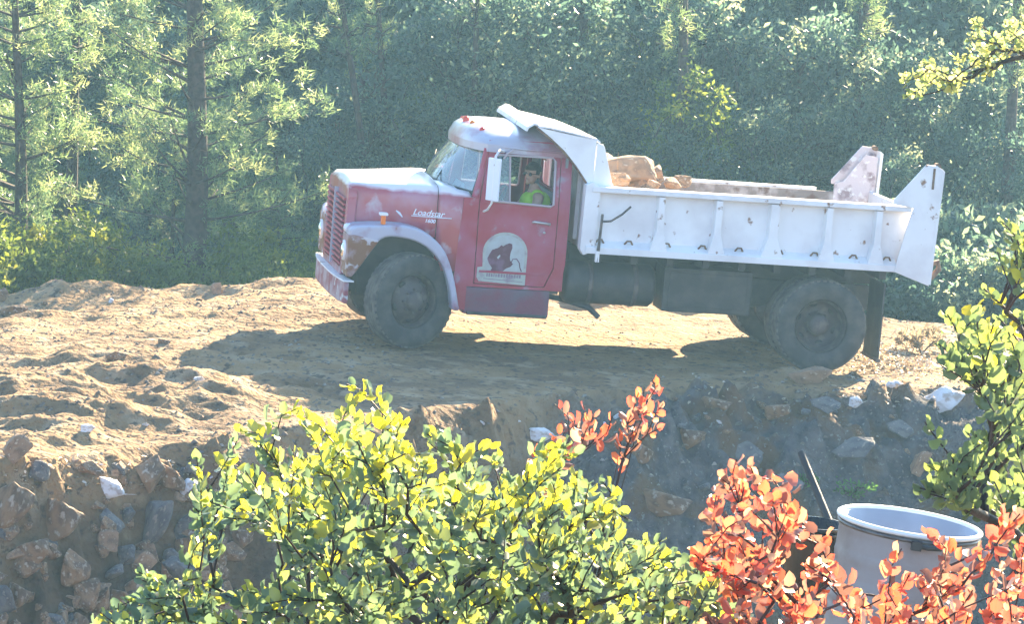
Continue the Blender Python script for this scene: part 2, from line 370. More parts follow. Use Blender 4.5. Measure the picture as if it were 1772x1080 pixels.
# doors
for s in (-1, 1):
    p = plate(door_o, [win], s*1.004, -s*.035, lean); d = p.build('door', M_red, TR)
    # raised pressing along the bottom and the frame round the window
    q = MB(); q.tube([lean(Vector((a, s*1.01, b))) for a, b in win+[win[0]]], .014, 6); q.build('window_frame', M_trim, d)
    q = MB(); q.box(.72, 1.46, s*1.004, s*1.014, .86, .885); q.build('door_crease', M_red, d, bevel=.004)
    q = MB(); q.tube([(1.27, s*1.0, 1.435), (1.27, s*1.045, 1.445), (1.45, s*1.045, 1.43), (1.45, s*1.0, 1.42)], .014, 8); q.build('door_handle', M_chrome, d)
    q = MB(); q.lathe([(0, s*1.016), (.014, s*1.014), (.016, s*1.0)], 12, 'y', Matrix.Translation((1.40, 0, 1.33))); q.build('lock', M_chrome, d)
    # vent window
    q = MB(); q.tube([lean(Vector((.995, s*1.0, 1.635))), lean(Vector((.975, s*1.0, 2.13)))], .012, 6); vf = q.build('vent_frame', M_trim, d)
    g = MB(); g.add([lean(Vector((a, s*.995, b))) for a, b in [(.80, 1.64), (.99, 1.635), (.97, 2.13), (.86, 2.13)]], [(0, 1, 2, 3)]); g.build('vent_glass', M_glass2, vf)
    if s > 0:
        g = MB(); g.add([lean(Vector((a, s*.985, b))) for a, b in [(.99, 1.635), (1.47, 1.615), (1.47, 2.12), (.97, 2.13)]], [(0, 1, 2, 3)]); g.build('window_glass', M_glass2, d)
    if s < 0: near_door = d
    # step box under the door
    st = MB(); st.box(.58, 1.52, s*1.0, s*.75, .40, .695); so_ = st.build('step_box', mat('dusty_maroon_step' if s < 0 else 'dusty_step', (.17, .03, .065), .6, (.12, .07, .11), 3, .4, .6, bump=.1), TR, bevel=.02)
    q = MB(); q.box(.62, 1.50, s*1.03, s*.98, .395, .43); q.build('step_board', M_black, so_, bevel=.01)
    # mirrors
    Mm = Matrix.Translation((.76, s*1.20, 0)) @ Matrix.Rotation(R(-s*38), 4, 'Z')
    mz = MB(); mz.box(-.015, .015, -.085, .085, 1.66, 2.12, Mm); mo = mz.build('mirror', M_mwhite, TR, bevel=.01)
    q = MB(); q.box(.016, .020, -.075, .075, 1.68, 2.10, Mm); q.build('mirror_glass', M_mirror, mo)
    q = MB()
    q.tube([(.90, s*.94, 2.17), (.82, s*1.10, 2.20), (.76, s*1.21, 2.14), (.76, s*1.21, 1.64), (.74, s*1.10, 1.55), (.72, s*1.0, 1.52)], .013, 6); q.build('mirror_arm', M_white, mo)
    q = MB(); q.tube([(1.0, s*.94, 2.20), (.93, s*.99, 2.16), (.90, s*.96, 2.10)], .013, 6); q.build('roof_hook', M_trim, TR)
# round emblem board painted on the near door: an arch, a dark rearing shape, a coil line and a text band
M_cream = mat('worn_cream_decal', (.40, .42, .38), .5, (.28, .20, .24), 9, .5, .68)
M_plum = mat('plum_decal', (.10, .018, .045), .5, (.16, .06, .12), 12, .45, .6)
M_pale = mat('pale_decal', (.42, .46, .47), .5, (.36, .36, .36), 8)
def dec(poly, y, m_, nm, par, M=None):
    q = MB(); q.prism(poly, y, y-.002); return q.build(nm, m_, par)
ex, ez = .745, .765
arch = [(ex-.02, ez-.0), (ex+.49, ez-.02), (ex+.49, ez+.32)] + [(ex+.245+.245*math.cos(R(a)), ez+.32+.225*math.sin(R(a))) for a in range(12, 169, 12)] + [(ex, ez+.32), (ex+.01, ez+.16), (ex-.045, ez+.15), (ex-.045, ez+.04)]
em = dec(arch, -1.0055, M_cream, 'door_emblem', near_door)
arch2 = [(ex+.035, ez+.125)] + [(ex+.245+.215*math.cos(R(a)), ez+.32+.195*math.sin(R(a))) for a in range(180, -1, -12)] + [(ex+.46, ez+.125)]
dec(arch2, -1.0078, M_pale, 'emblem_field', em)
fig = [(.10, .12), (.115, .15), (.075, .20), (.055, .25), (.075, .30), (.10, .345), (.17, .375), (.20, .405), (.215, .39), (.25, .415), (.285, .43), (.315, .42), (.32, .38), (.305, .33), (.30, .28), (.305, .245), (.34, .205), (.315, .175), (.27, .155), (.235, .122)]
dec([(ex+a, ez+b) for a, b in fig], -1.0102, M_plum, 'emblem_figure', em)
dec([(ex+a, ez+b) for a, b in [(.16, .27), (.172, .285), (.19, .30), (.195, .28), (.183, .268), (.175, .25), (.165, .257)]], -1.0126, M_pale, 'emblem_spot', em)
q = MB(); q.tube([(ex+a, -1.0103, ez+b) for a, b in [(.31, .20), (.335, .26), (.375, .265), (.41, .22), (.42, .17), (.44, .13)]], .006, 5); q.build('emblem_coil', M_plum, em)
q = MB()
random.seed(3); xx = ex+.06
while xx < ex+.43:
    ww = random.uniform(.012, .024); q.prism([(xx, ez+.055), (xx+ww, ez+.053), (xx+ww, ez+.092+random.uniform(-.01, .008)), (xx, ez+.09)], -1.0078, -1.0095); xx += ww+.009
q.prism([(ex+.03, ez+.028), (ex+.46, ez+.012), (ex+.46, ez+.018), (ex+.03, ez+.036)], -1.0078, -1.0095)
q.build('emblem_lettering', mat('faded_mauve_lettering', (.24, .17, .22), .6), em)
q = MB(); q.prism([(.50, 1.47), (.70, 1.455), (.655, 1.35), (.60, 1.22), (.565, 1.32)], -1.0305, -1.0285); 
# hood lettering
def text_obj(body, size, ext, name, m_, parent, loc, shear=0):
    cu = bpy.data.curves.new(name, 'FONT'); cu.body = body; cu.size = size; cu.extrude = ext; cu.shear = shear; cu.offset = .0012
    t = bpy.data.objects.new(name, cu); C.objects.link(t); bpy.context.view_layer.update()
    me = bpy.data.meshes.new_from_object(t.evaluated_get(bpy.context.evaluated_depsgraph_get()))
    C.objects.unlink(t); bpy.data.objects.remove(t)
    me.materials.clear(); me.materials.append(m_)
    o = bpy.data.objects.new(name, me); C.objects.link(o); o.parent = parent; o.location = loc; o.rotation_euler = (R(90), 0, 0); return o
def TX(x): return min(p_.y for p_ in hood_sec(x) if p_.z > 1.25)-.010
def side_y(x, z):
    row = [p_ for p_ in hood_sec(x) if p_.y < 0 and p_.z > .9]; row.sort(key=lambda p_: p_.z)
    return float(np.interp(z, [p_.z for p_ in row], [p_.y for p_ in row]))
def wrap_text(o, x0, z0, off=.006):               # the badge follows the curve of the hood side
    o.location = (0, 0, 0); o.rotation_euler = (0, 0, 0)
    for v in o.data.vertices:
        u, h_, d = v.co; x = x0+u; z = z0+h_; v.co = (x, side_y(x, z)-off-d, z)
b_ = text_obj('Loadstar', .092, .004, 'hood_lettering', M_mwhite, TR, (0, 0, 0), .35); wrap_text(b_, -.03, 1.425)
t_ = text_obj('1600', .055, .004, 'model_plate', M_mwhite, TR, (0, 0, 0), .2); wrap_text(t_, .10, 1.355)
q = MB(); q.tube([(x, side_y(x, 1.412+.02*x)-.010, 1.412+.02*x) for x in [-.04+i*.042 for i in range(11)]], .005, 5); q.build('lettering_underline', M_mwhite, b_)
q = MB(); q.tube([(-.20, TX(-.2), 1.45), (-.165, TX(-.165), 1.425), (-.13, TX(-.13), 1.385)], [.006, .014, .006], 6); q.build('hood_latch', M_mwhite, TR)
# seat and steering wheel
q = MB(); q.box(1.15, 1.58, -.9, .9, 1.02, 1.16); se = q.build('bench_seat', M_int, TR, bevel=.04)
q = MB(); q.prism([(1.46, 1.13), (1.575, 1.13), (1.60, 1.60), (1.52, 1.60)], -.88, .88); q.build('seat_back', M_int, se, bevel=.03)
ca = Matrix.Translation((.93, -.48, 1.56)) @ Matrix.Rotation(R(-62), 4, 'Y')
q = MB(); q.lathe([(.225+.014*math.cos(a), .014*math.sin(a)) for a in [i*PI/4 for i in range(8)]], 32, 'z', ca, close=True)
sw = q.build('steering_wheel', M_black, TR)
q = MB()
for a in (0, 120, 240): q.tube([ca @ Vector((0, 0, -.02)), ca @ Vector((.22*math.cos(R(a+90)), .22*math.sin(R(a+90)), 0))], .012, 6)
q.tube([ca @ Vector((0, 0, .01)), ca @ Vector((0, 0, -.45))], .025, 8); q.build('steering_column', M_black, sw)

# chassis
ch = MB()
for s in (-1, 1): ch.box(-.7, 5.25, s*.46, s*.38, .62, .90)
for x in (-.5, .7, 1.9, 2.9, 3.9, 5.1): ch.box(x, x+.1, -.42, .42, .66, .86)
ch.box(-.55, .5, -.38, .38, .45, 1.35)                                  # engine mass
fo = ch.build('chassis_frame', M_black, TR, bevel=.008)
sf = MB()
for s in (-1, 1): sf.box(1.8, 5.3, s*.48, s*.36, .92, 1.17)
for i in range(9): sf.box(1.95+i*.4, 2.03+i*.4, -1.12, 1.12, 1.06, 1.17)
sf.build('bed_subframe', M_black, TR, bevel=.006)
for s in (-1, 1):
    t = MB(); t.lathe([(0, 1.70), (.20, 1.70), (.235, 1.74), (.235, 2.66), (.20, 2.70), (0, 2.70)], 24, 'x', Matrix.Translation((0, s*.73, .79)))
    ft = t.build('fuel_tank', M_black, TR)
    for x in (1.95, 2.45):
        q = MB(); q.lathe([(.237, x), (.243, x), (.243, x+.05), (.237, x+.05)], 24, 'x', Matrix.Translation((0, s*.73, .79))); q.build('tank_strap', M_rim, ft)
    t = MB(); t.box(2.78, 3.78, s*.95, s*.52, .545, 1.03); tb = t.build('tool_box', M_black, TR, bevel=.02)
    q = MB(); q.box(2.84, 3.72, s*.96, s*.945, .60, .98); q.build('tool_box_lid', M_black, tb, bevel=.006)
    t = MB(); t.tube([(1.5, s*.55, .60), (1.75, s*.72, .575), (2.0, s*.80, .52), (2.12, s*.84, .42)] if s < 0 else [(1.5, .5, .6), (2.2, .5, .56)], [.03, .032, .034, .03] if s < 0 else .03, 8); t.build('exhaust_pipe', M_black, TR)
    mf = MB(); mf.box(5.20, 5.22, s*1.18, s*.62, .16, 1.02); mo = mf.build('mud_flap', M_black, TR)
    q = MB(); q.box(5.19, 5.235, s*1.19, s*.61, .15, .19); q.build('flap_weight', M_rim, mo)
    t = MB(); t.prism([(3.95, .60), (4.2, .68), (4.53, .72), (4.86, .68), (5.1, .60), (5.1, .54), (4.86, .60), (4.53, .62), (4.2, .60), (3.95, .54)], s*.50, s*.58); t.build('leaf_spring', M_rim, TR)
    t = MB(); t.prism([(-.5, .60), (0, .54), (.5, .60), (.5, .55), (0, .48), (-.5, .55)], s*.40, s*.48); t.build('leaf_spring', M_rim, TR)
    t = MB(); t.box(5.22, 5.26, s*.95, s*.75, .90, 1.0); tl = t.build('tail_light', M_redlens, TR, bevel=.01)
t = MB(); t.tube([(.9, 0, .72), (2.6, 0, .66), (4.4, 0, .55)], .05, 10); t.build('drive_shaft', M_black, TR)
t = MB(); t.tube([(4.53, -.9, .5), (4.53, .9, .5)], .075, 10); t.lathe([(0, -.2), (.16, -.14), (.2, 0), (.16, .14), (0, .2)], 20, 'y', Matrix.Translation((4.53, 0, .5))); t.build('rear_axle', M_black, TR)
t = MB(); t.tube([(0, -.85, .46), (0, -.4, .40), (0, .4, .40), (0, .85, .46)], .05, 8); t.build('front_axle', M_black, TR)
t = MB(); t.tube([(2.9, 0, .75), (3.9, 0, 1.1)], [.09, .06], 10); t.build('hoist_cylinder', M_rim, TR)

# wheels
def wheel(loc, steer, out, dual=False, name='front_wheel'):
    """out = -1 towards the camera; axle along y"""
    w_ = empty(name, loc, (0, 0, steer)); w_.parent = TR
    rr = .512; ws_ = [0] if not dual else [0, .31]
    for k, off in enumerate(ws_):
        a = lambda v: out*(v-off)                  # v grows outwards
        pr = [(.285, .075), (.30, .105), (.36, .128), (.44, .132), (.487, .118), (.505, .095)]
        side = [(r_, v) for r_, v in pr]
        # tread with circumferential grooves
        tr = []
        for y0, y1 in ((.095, .05), (.038, .006), (-.006, -.038), (-.05, -.095)):
            tr += [(rr, y0), (rr, y1), (rr-.018, y1-.002), (rr-.018, y1-.010)]
        tr = tr[:-2]
        full = side + tr + [(r_, -v) for r_, v in side[::-1]]
        t = MB(); t.lathe([(r_, a(v)) for r_, v in full], 64, 'y', smooth=True)
        lg = t                                     # shoulder lugs
        for i in range(44):
            q = 2*PI*i/44
            for sd in (1, -1):
                Mx = Matrix.Rotation(q, 4, 'Y'); b = (-.5+0)*0
                lg.box(-.026, .012, min(a(sd*.060), a(sd*.112)), max(a(sd*.060), a(sd*.112)), .490, .5095, Mx)
        ty = t.build('tyre', M_rubber, w_)
        ty.data.materials.append(M_rubberw)
        for pg in ty.data.polygons:
            if math.hypot(pg.center.x, pg.center.z) > .497: pg.material_index = 1
        md = ty.modifiers.new('e', 'EDGE_SPLIT'); md.split_angle = R(40)
        bead = [(.285, .10), (.292, .085), (.27, .06), (.262, -.06), (.27, -.085), (.292, -.10)]
        rm = MB(); rm.lathe([(r_, a(v)) for r_, v in bead], 48, 'y')
        if not dual: disc = [(.262, -.01), (.235, .02), (.19, .055), (.145, .075), (.115, .085), (.10, .115), (.09, .135), (.055, .142), (0, .142)]
        elif k == 0: disc = [(.262, -.045), (.24, -.09), (.20, -.115), (.15, -.12), (.125, -.115), (.115, -.02), (.105, .03), (.06, .045), (0, .045)]
        else: disc = [(.262, .0), (.2, .02), (.15, .03), (0, .03)]
        rm.lathe([(r_, a(v)) for r_, v in disc], 48, 'y')
        ro = rm.build('rim', M_rim, w_)
        if k == 0:
            hh = MB()
            for i in range(5 if not dual else 6):
                q = 2*PI*i/(5 if not dual else 6)+.3; rad = .213; v0 = .040 if not dual else -.108
                Mx = Matrix.Rotation(q, 4, 'Y') @ Matrix.Translation((rad, a(v0), 0)) @ Matrix.Diagonal((.62, 1, 1, 1))
                hh.lathe([(0, out*.006), (.042, out*.006), (.044, -out*.02)], 14, 'y', Mx)
            hh.build('hand_holes', M_seal, ro)
            for i in range(8):
                nt_ = MB(); q = 2*PI*i/8; rad = .128; v0 = .083 if not dual else -.112
                nt_.lathe([(.0, a(v0+.03)), (.015, a(v0+.028)), (.017, a(v0-.01))], 6, 'y', Matrix.Rotation(q, 4, 'Y') @ Matrix.Translation((rad, 0, 0)))
                nt_.build('wheel_nut', M_rim, ro)
            if dual:
                tp = MB(); tp.tube([(.1, a(.0), -.20), (.1, a(.12), -.24)], .006, 5)
    return w_
wheel((-.01, -.985, .512), R(25), -1); wheel((-.01, .985, .512), R(22), 1)
wheel((4.53, -1.08, .512), 0, -1, True, 'rear_dual_wheel'); wheel((4.53, 1.08, .512), 0, 1, True, 'rear_dual_wheel')

# tipper bed
BED = {}
xs_rib = [2.62, 3.26, 3.885, 4.50, 5.06]
def bx(mb, *a): mb.box(*a); return mb
for s in (-1, 1):
    zt = 1.89 if s < 0 else 1.80
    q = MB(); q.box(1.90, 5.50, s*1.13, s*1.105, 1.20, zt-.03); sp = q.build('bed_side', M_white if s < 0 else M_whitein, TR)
    q = MB(); q.box(1.84, 5.41 if s < 0 else 5.0, s*1.24, s*(1.09 if s < 0 else 1.16), zt-(.06 if s < 0 else .035), zt); q.build('top_rail', M_white, sp, bevel=.008)
    q = MB(); q.prism([(s*1.10, 1.165), (s*1.25, 1.165), (s*1.25, 1.235), (s*1.22, 1.25), (s*1.13, 1.30)], 1.82, 5.30, 'x'); q.build('bottom_rail', M_white, sp, bevel=.004)
    for i, x in enumerate(xs_rib):
        wd = .14 if i != 2 else .18
        q = MB()
        a0, a1 = x-wd*.35, x+wd*.35; b0, b1 = x-wd*.75, x+wd*.75
        yo, yi = s*1.225, s*1.125
        vs = [(a0, yi, zt-.07), (a1, yi, zt-.07), (a1-.015, yo, zt-.07), (a0+.015, yo, zt-.07), (b0, yi, 1.20), (b1, yi, 1.20), (b1-.01, yo+s*.015, 1.24), (b0+.01, yo+s*.015, 1.24),
              (a0, yi, 1.45), (a1, yi, 1.45), (a1-.012, yo, 1.45), (a0+.012, yo, 1.45)]
        fs = [(0, 1, 2, 3), (4, 7, 6, 5), (3, 2, 10, 11), (11, 10, 6, 7), (0, 3, 11, 8), (8, 11, 7, 4), (1, 9, 10, 2), (9, 5, 6, 10), (0, 8, 9, 1), (8, 4, 5, 9)]
        q.add(vs, fs); q.build('side_rib', M_white, sp, bevel=.006)
    for x in (1.98, 2.30, 2.72, 3.12, 3.53, 3.98, 4.38, 4.82, 5.2):
        q = MB(); q.tube([(x-.045, s*1.165, 1.275), (x-.02, s*1.185, 1.315), (x+.02, s*1.185, 1.315), (x+.045, s*1.165, 1.275)], .011, 6); q.build('tie_loop', M_rust, sp)
    # front corner post and shield brace
    q = MB(); q.prism([(1.80, 1.14), (1.93, 1.19), (1.93, 1.88), (1.84, 1.93), (1.77, 1.90), (1.76, 1.2)], s*1.225, s*1.08); q.build('front_post', M_white, sp, bevel=.008)
    q = MB(); q.prism([(1.86, 1.88), (2.10, 1.88), (2.07, 1.93), (1.96, 2.30), (1.94, 2.335), (1.87, 2.35)], s*1.10, s*1.125); q.build('headboard_brace', M_white, sp, bevel=.005)
    # flared rear post, nearly as tall again as the side
    zo = 0 if s < 0 else -.06
    pst = [(5.27, 1.17), (5.68, 1.035), (5.70, 1.3), (5.715, 2.30), (5.69, 2.33), (5.64, 2.36), (5.52, 2.365), (5.19, 1.955), (5.19, 1.91), (5.42, 1.88), (5.36, 1.62)]
    q = MB(); q.prism([(a, b+zo) for a, b in pst], s*1.26, s*1.235); rp = q.build('rear_post', M_white if s < 0 else M_postin, TR, bevel=.004)
    q = MB(); q.prism([(5.67, 1.05+zo), (5.70, 1.05+zo), (5.735, 2.30+zo), (5.70, 2.33+zo)], s*1.265, s*1.08); q.build('post_flange', M_white, rp, bevel=.003)
    q = MB(); q.prism([(5.19, 1.2), (5.66, 1.1), (5.68, 1.3), (5.68, 2.26+zo), (5.53, 2.28+zo), (5.30, 1.96+zo), (5.19, 1.86)], s*1.10, s*1.12); (q.build('inner_post_plate', M_postin, rp, bevel=.003) if s > 0 else None)
    q = MB(); q.lathe([(0, -.05), (.028, -.05), (.028, .05), (0, .05)], 14, 'y', Matrix.Translation((5.66, s*1.20, 2.355+zo))); q.build('hinge_pin', M_rust, rp)
    q = MB(); q.box(5.60, 5.625, s*1.267, s*1.262, 2.1+zo, 2.33+zo); q.build('latch_slot', M_rust, rp)
    # latch casting low on the post
    q = MB(); q.tube([(5.69, s*1.18, 1.26), (5.78, s*1.18, 1.30), (5.80, s*1.18, 1.22), (5.72, s*1.18, 1.12)], .032, 7); q.build('tailgate_latch', M_rust, rp)
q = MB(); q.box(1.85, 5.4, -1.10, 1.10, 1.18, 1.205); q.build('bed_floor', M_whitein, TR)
q = MB()
for i in range(9):
    xa = 1.95+i*.4
q.box(5.60, 5.655, -1.07, 1.07, 1.18, 1.80); tg = q.build('tailgate', M_white, TR, bevel=.01)
for z in (1.25, 1.5, 1.72):
    r_ = MB(); r_.box(5.655, 5.69, -1.05, 1.05, z, z+.06); r_.build('tailgate_rib', M_white, tg, bevel=.005)
# headboard and the shield that reaches over the cab
q = MB(); q.box(1.82, 1.85, -1.12, 1.12, 1.18, 2.36); hb = q.build('headboard', M_white, TR, bevel=.004)
for y in (-.7, -.25, .25, .7):
    r_ = MB(); r_.box(1.775, 1.82, y-.03, y+.03, 1.25, 2.30); r_.build('headboard_rib', M_white, hb, bevel=.004)
Pr = [(1.90, 2.355), (1.86, 2.385), (1.6, 2.435), (1.35, 2.475), (1.21, 2.485)]
q = MB(); q.grid([[Vector((x, v*1.13, z-.02*(v > 0)*v)) for v in (-1, -.5, 0, .5, 1)] for x, z in Pr], smooth=False); cs = q.build('cab_shield', M_white, TR, solid=.02)
q = MB()
Pl = [(1.215, 2.49), (1.17, 2.50), (1.10, 2.455), (1.085, 2.415)]
q.grid([[Vector((x+.10*(v+1)/2, v*1.13, z+.01)) for v in (-1, -.5, 0, .5, 1)] for x, z in Pl], smooth=False); q.build('shield_lip', M_white, cs, solid=.022)
for s in (-1, 1):
    gs_ = [(1.20, 2.475), (1.86, 2.375), (1.86, 1.90), (1.81, 1.90), (1.66, 2.09), (1.52, 2.24), (1.36, 2.37), (1.24, 2.455)]
    q = MB(); q.prism(gs_, s*1.118, s*1.132); g_ = q.build('shield_gusset', M_white, cs)
    q = MB(); q.tube([(1.19, s*1.125, 2.475), (1.24, s*1.125, 2.435), (1.36, s*1.125, 2.352), (1.52, s*1.125, 2.222), (1.66, s*1.125, 2.072), (1.81, s*1.125, 1.88)], .012, 6); q.build('rusty_edge', M_rust, g_)
# tailgate trip lever by the front post
q = MB(); q.tube([(1.965, -1.265, 1.60), (1.955, -1.27, 1.30), (1.945, -1.27, 1.08)], [.014, .016, .022], 8); lv = q.build('trip_lever', M_rim, TR)
q = MB(); q.tube([(1.96, -1.27, 1.52), (2.06, -1.27, 1.53), (2.18, -1.26, 1.61), (2.27, -1.26, 1.70)], .012, 6); q.build('lever_rod', M_rim, lv)
q = MB(); q.box(1.925, 1.965, -1.29, -1.24, 1.08, 1.2); q.build('lever_foot', M_white, lv)
# ------------------------------------------------------------------ the driver
def skin_mesh(chains, sub=2, extra=None, voxel=.011):
    """chains: [(points, radii)] grown as skinned limbs; extra: ellipsoids (centre, radii); all fused into ONE surface"""
    bm_all = bmesh.new()
    for pts, rs in chains:
        me = bpy.data.meshes.new('c'); me.from_pydata([tuple(p) for p in pts], [(i, i+1) for i in range(len(pts)-1)], []); o = bpy.data.objects.new('c', me); C.objects.link(o)
        md = o.modifiers.new('s', 'SKIN'); me.skin_vertices.new() if not me.skin_vertices else None
        for i, r_ in enumerate(rs):
            r_ = (r_, r_) if not isinstance(r_, tuple) else r_
            me.skin_vertices[0].data[i].radius = r_
        me.skin_vertices[0].data[0].use_root = True
        ms = o.modifiers.new('u', 'SUBSURF'); ms.levels = sub; ms.render_levels = sub
        bpy.context.view_layer.update()
        ev = bpy.data.meshes.new_from_object(o.evaluated_get(bpy.context.evaluated_depsgraph_get()))
        bm_all.from_mesh(ev); bpy.data.meshes.remove(ev); bpy.data.objects.remove(o)
    for c, r_ in (extra or []):
        bmesh.ops.create_uvsphere(bm_all, u_segments=20, v_segments=14, radius=1, matrix=Matrix.Translation(c) @ Matrix.Diagonal((*r_, 1)))
    me = bpy.data.meshes.new('f'); bm_all.to_mesh(me); bm_all.free()
    o = bpy.data.objects.new('f', me); C.objects.link(o)
    if voxel:
        md = o.modifiers.new('r', 'REMESH'); md.mode = 'VOXEL'; md.voxel_size = voxel
        sm = o.modifiers.new('sm', 'SMOOTH'); sm.iterations = 3; sm.factor = .5
    bpy.context.view_layer.update()
    ev = bpy.data.meshes.new_from_object(o.evaluated_get(bpy.context.evaluated_depsgraph_get())); bpy.data.objects.remove(o)
    ev.polygons.foreach_set('use_smooth', [True]*len(ev.polygons))
    return ev
def mesh_obj(me, name, m_, parent=None):
    me.materials.clear(); me.materials.append(m_); o = bpy.data.objects.new(name, me); C.objects.link(o)
    if parent: o.parent = parent
    return o
V = Vector
M_skin = mat('tanned_skin', (.62, .36, .26), .5, (.52, .28, .20), 14)
M_vest = mat('lime_yellow_shirt', (.52, .85, .05), .7, (.42, .78, .05), 20)
M_hair = mat('dark_hair', (.02, .016, .014), .6, bump=.3, bscale=60)
M_jeans = mat('blue_denim', (.05, .07, .13), .85)
# local frame of the person: -x ahead, -y his left side (towards the camera); origin on the seat
DR = empty('person', (0, 0, 0), label='driver in a lime yellow sleeveless shirt and sunglasses at the truck wheel', cat='person')
DR.matrix_world = TRM @ Matrix.Translation((1.40, -.47, 1.17))
hip = V((0, 0, .10)); chest = V((-.02, 0, .40)); neck = V((-.045, -.01, .585))
shL = V((-.02, -.185, .505)); shR = V((-.02, .185, .505))
elL = V((-.10, -.30, .27)); haL = V((-.37, -.13, .33)); elR = V((-.22, .24, .27)); haR = V((-.42, .10, .44))
hd = V((-.075, -.025, .735))
chains = [([hip, V((-.0, 0, .25)), chest, V((-.03, 0, .50)), neck, V((-.06, -.015, .64))], [(.155, .125), (.15, .115), (.17, .12), (.14, .09), (.056, .056), (.055, .055)]),
          ([V((-.02, -.06, .49)), shL, (shL+elL)/2, elL, (elL+haL)/2+V((0, -.01, 0)), haL+(elL-haL)*.12, haL], [.07, .066, .054, .043, .040, .028, .026]),
          ([V((-.02, .06, .49)), shR, (shR+elR)/2, elR, (elR+haR)/2, haR+(elR-haR)*.12, haR], [.07, .066, .054, .043, .040, .028, .026]),
          ([hip, V((-.16, -.11, .08)), V((-.48, -.13, .07)), V((-.52, -.13, -.12)), V((-.50, -.13, -.38)), V((-.62, -.13, -.42))], [.10, .095, .07, .06, .045, .035]),
          ([hip, V((-.16, .11, .08)), V((-.48, .13, .07)), V((-.52, .13, -.12)), V((-.50, .13, -.38)), V((-.62, .13, -.42))], [.10, .095, .07, .06, .045, .035])]
for ha, el, sg in ((haL, elL, -1), (haR, elR, 1)):          # palm, four fingers closed round the rim, a thumb
    d = (ha-el).normalized(); up_ = V((0, 0, 1)); sd = d.cross(up_).normalized()
    pc = ha + d*.05
    chains.append(([ha, pc, pc+d*.03], [(.026, .02), (.034, .018), (.034, .015)]))
    for k, (o_, L_) in enumerate(((-.028, .062), (-.009, .072), (.010, .068), (.028, .054))):
        b = pc + d*.035 + up_*o_
        chains.append(([b, b+d*L_*.4, b+d*L_*.55-sd*sg*L_*.35, b+d*L_*.25-sd*sg*L_*.6], [.010, .0095, .009, .008]))
    chains.append(([pc+up_*.02, pc+up_*.045+d*.02, pc+up_*.05+d*.045], [.012, .011, .009]))
turn = Matrix.Rotation(R(42), 3, 'Z')                       # head turned a little to the camera side
def H_(x, y, z): return hd + turn @ V((x, y, z))
extra = [(hd+V((0, 0, .03)), (.096, .078, .095)), (H_(-.03, 0, -.035), (.062, .058, .075)), (H_(-.085, 0, -.088), (.024, .028, .022)),
         (H_(-.103, 0, -.012), (.020, .013, .026)), (H_(-.112, 0, -.024), (.014, .016, .011)), (H_(-.09, 0, -.058), (.016, .026, .008)), (H_(-.088, 0, -.069), (.015, .023, .007)),
         (H_(.008, -.079, -.01), (.018, .009, .03)), (H_(.008, .079, -.01), (.018, .009, .03)), (H_(-.085, 0, .022), (.014, .05, .012))]
body = mesh_obj(skin_mesh(chains, 2, extra, .0075), 'body', M_skin, DR)
# sleeveless shirt
ch2 = [([hip+V((0, 0, -.02)), V((0, 0, .25)), chest, V((-.03, 0, .50)), V((-.035, 0, .56))], [(.180, .15), (.178, .145), (.20, .155), (.18, .125), (.10, .09)]),
       ([V((-.02, -.05, .49)), V((-.02, -.16, .52))], [.10, .084]), ([V((-.02, .05, .49)), V((-.02, .16, .52))], [.10, .084])]
mesh_obj(skin_mesh(ch2, 2, None, .012), 'sleeveless_shirt', M_vest, DR)
ch3 = [([hip, V((-.16, s*.11, .08)), V((-.48, s*.13, .07)), V((-.52, s*.13, -.12)), V((-.50, s*.13, -.34))], [.115, .11, .085, .075, .062]) for s in (-1, 1)]
mesh_obj(skin_mesh(ch3, 2, None, .014), 'trousers', M_jeans, DR)
# hair: a close cap over the top and back of the head
bm = bmesh.new(); bmesh.ops.create_uvsphere(bm, u_segments=28, v_segments=20, radius=1)
for v in bm.verts:
    p_ = v.co.copy(); k = 1+.03*math.sin(p_.x*9+p_.y*7)*math.sin(p_.z*11)
    v.co = hd + V((0, 0, .034)) + turn @ V((p_.x*.107*k+.004, p_.y*.087*k, p_.z*.104*k))
bmesh.ops.delete(bm, geom=[v for v in bm.verts if (lambda q: q.z < (.045 if q.x < -.055 else .0 if q.x < .0 else -.055))(turn.transposed() @ (v.co-hd))], context='VERTS')
me = bpy.data.meshes.new('hair'); bm.to_mesh(me); bm.free(); ho = mesh_obj(me, 'hair', M_hair, DR)
md = ho.modifiers.new('s', 'SOLIDIFY'); md.thickness = .01
sg_ = MB()
for s in (-1, 1):
    cpt = H_(-.096, s*.034, .004)
    sg_.lathe([(0, -.006), (.024, -.003), (.026, .003), (0, .006)], 14, 'x', Matrix.Translation(cpt) @ (turn @ Matrix.Rotation(R(s*14), 3, 'Z')).to_4x4() @ Matrix.Diagonal((1, 1.05, .8, 1)))
    sg_.tube([H_(-.092, s*.058, .008), H_(-.05, s*.082, .008), H_(.0, s*.084, .0)], .004, 5)
sg_.tube([H_(-.106, -.014, .008), H_(-.108, 0, .011), H_(-.106, .014, .008)], .004, 5)
sg_.build('sunglasses', M_seal, DR)

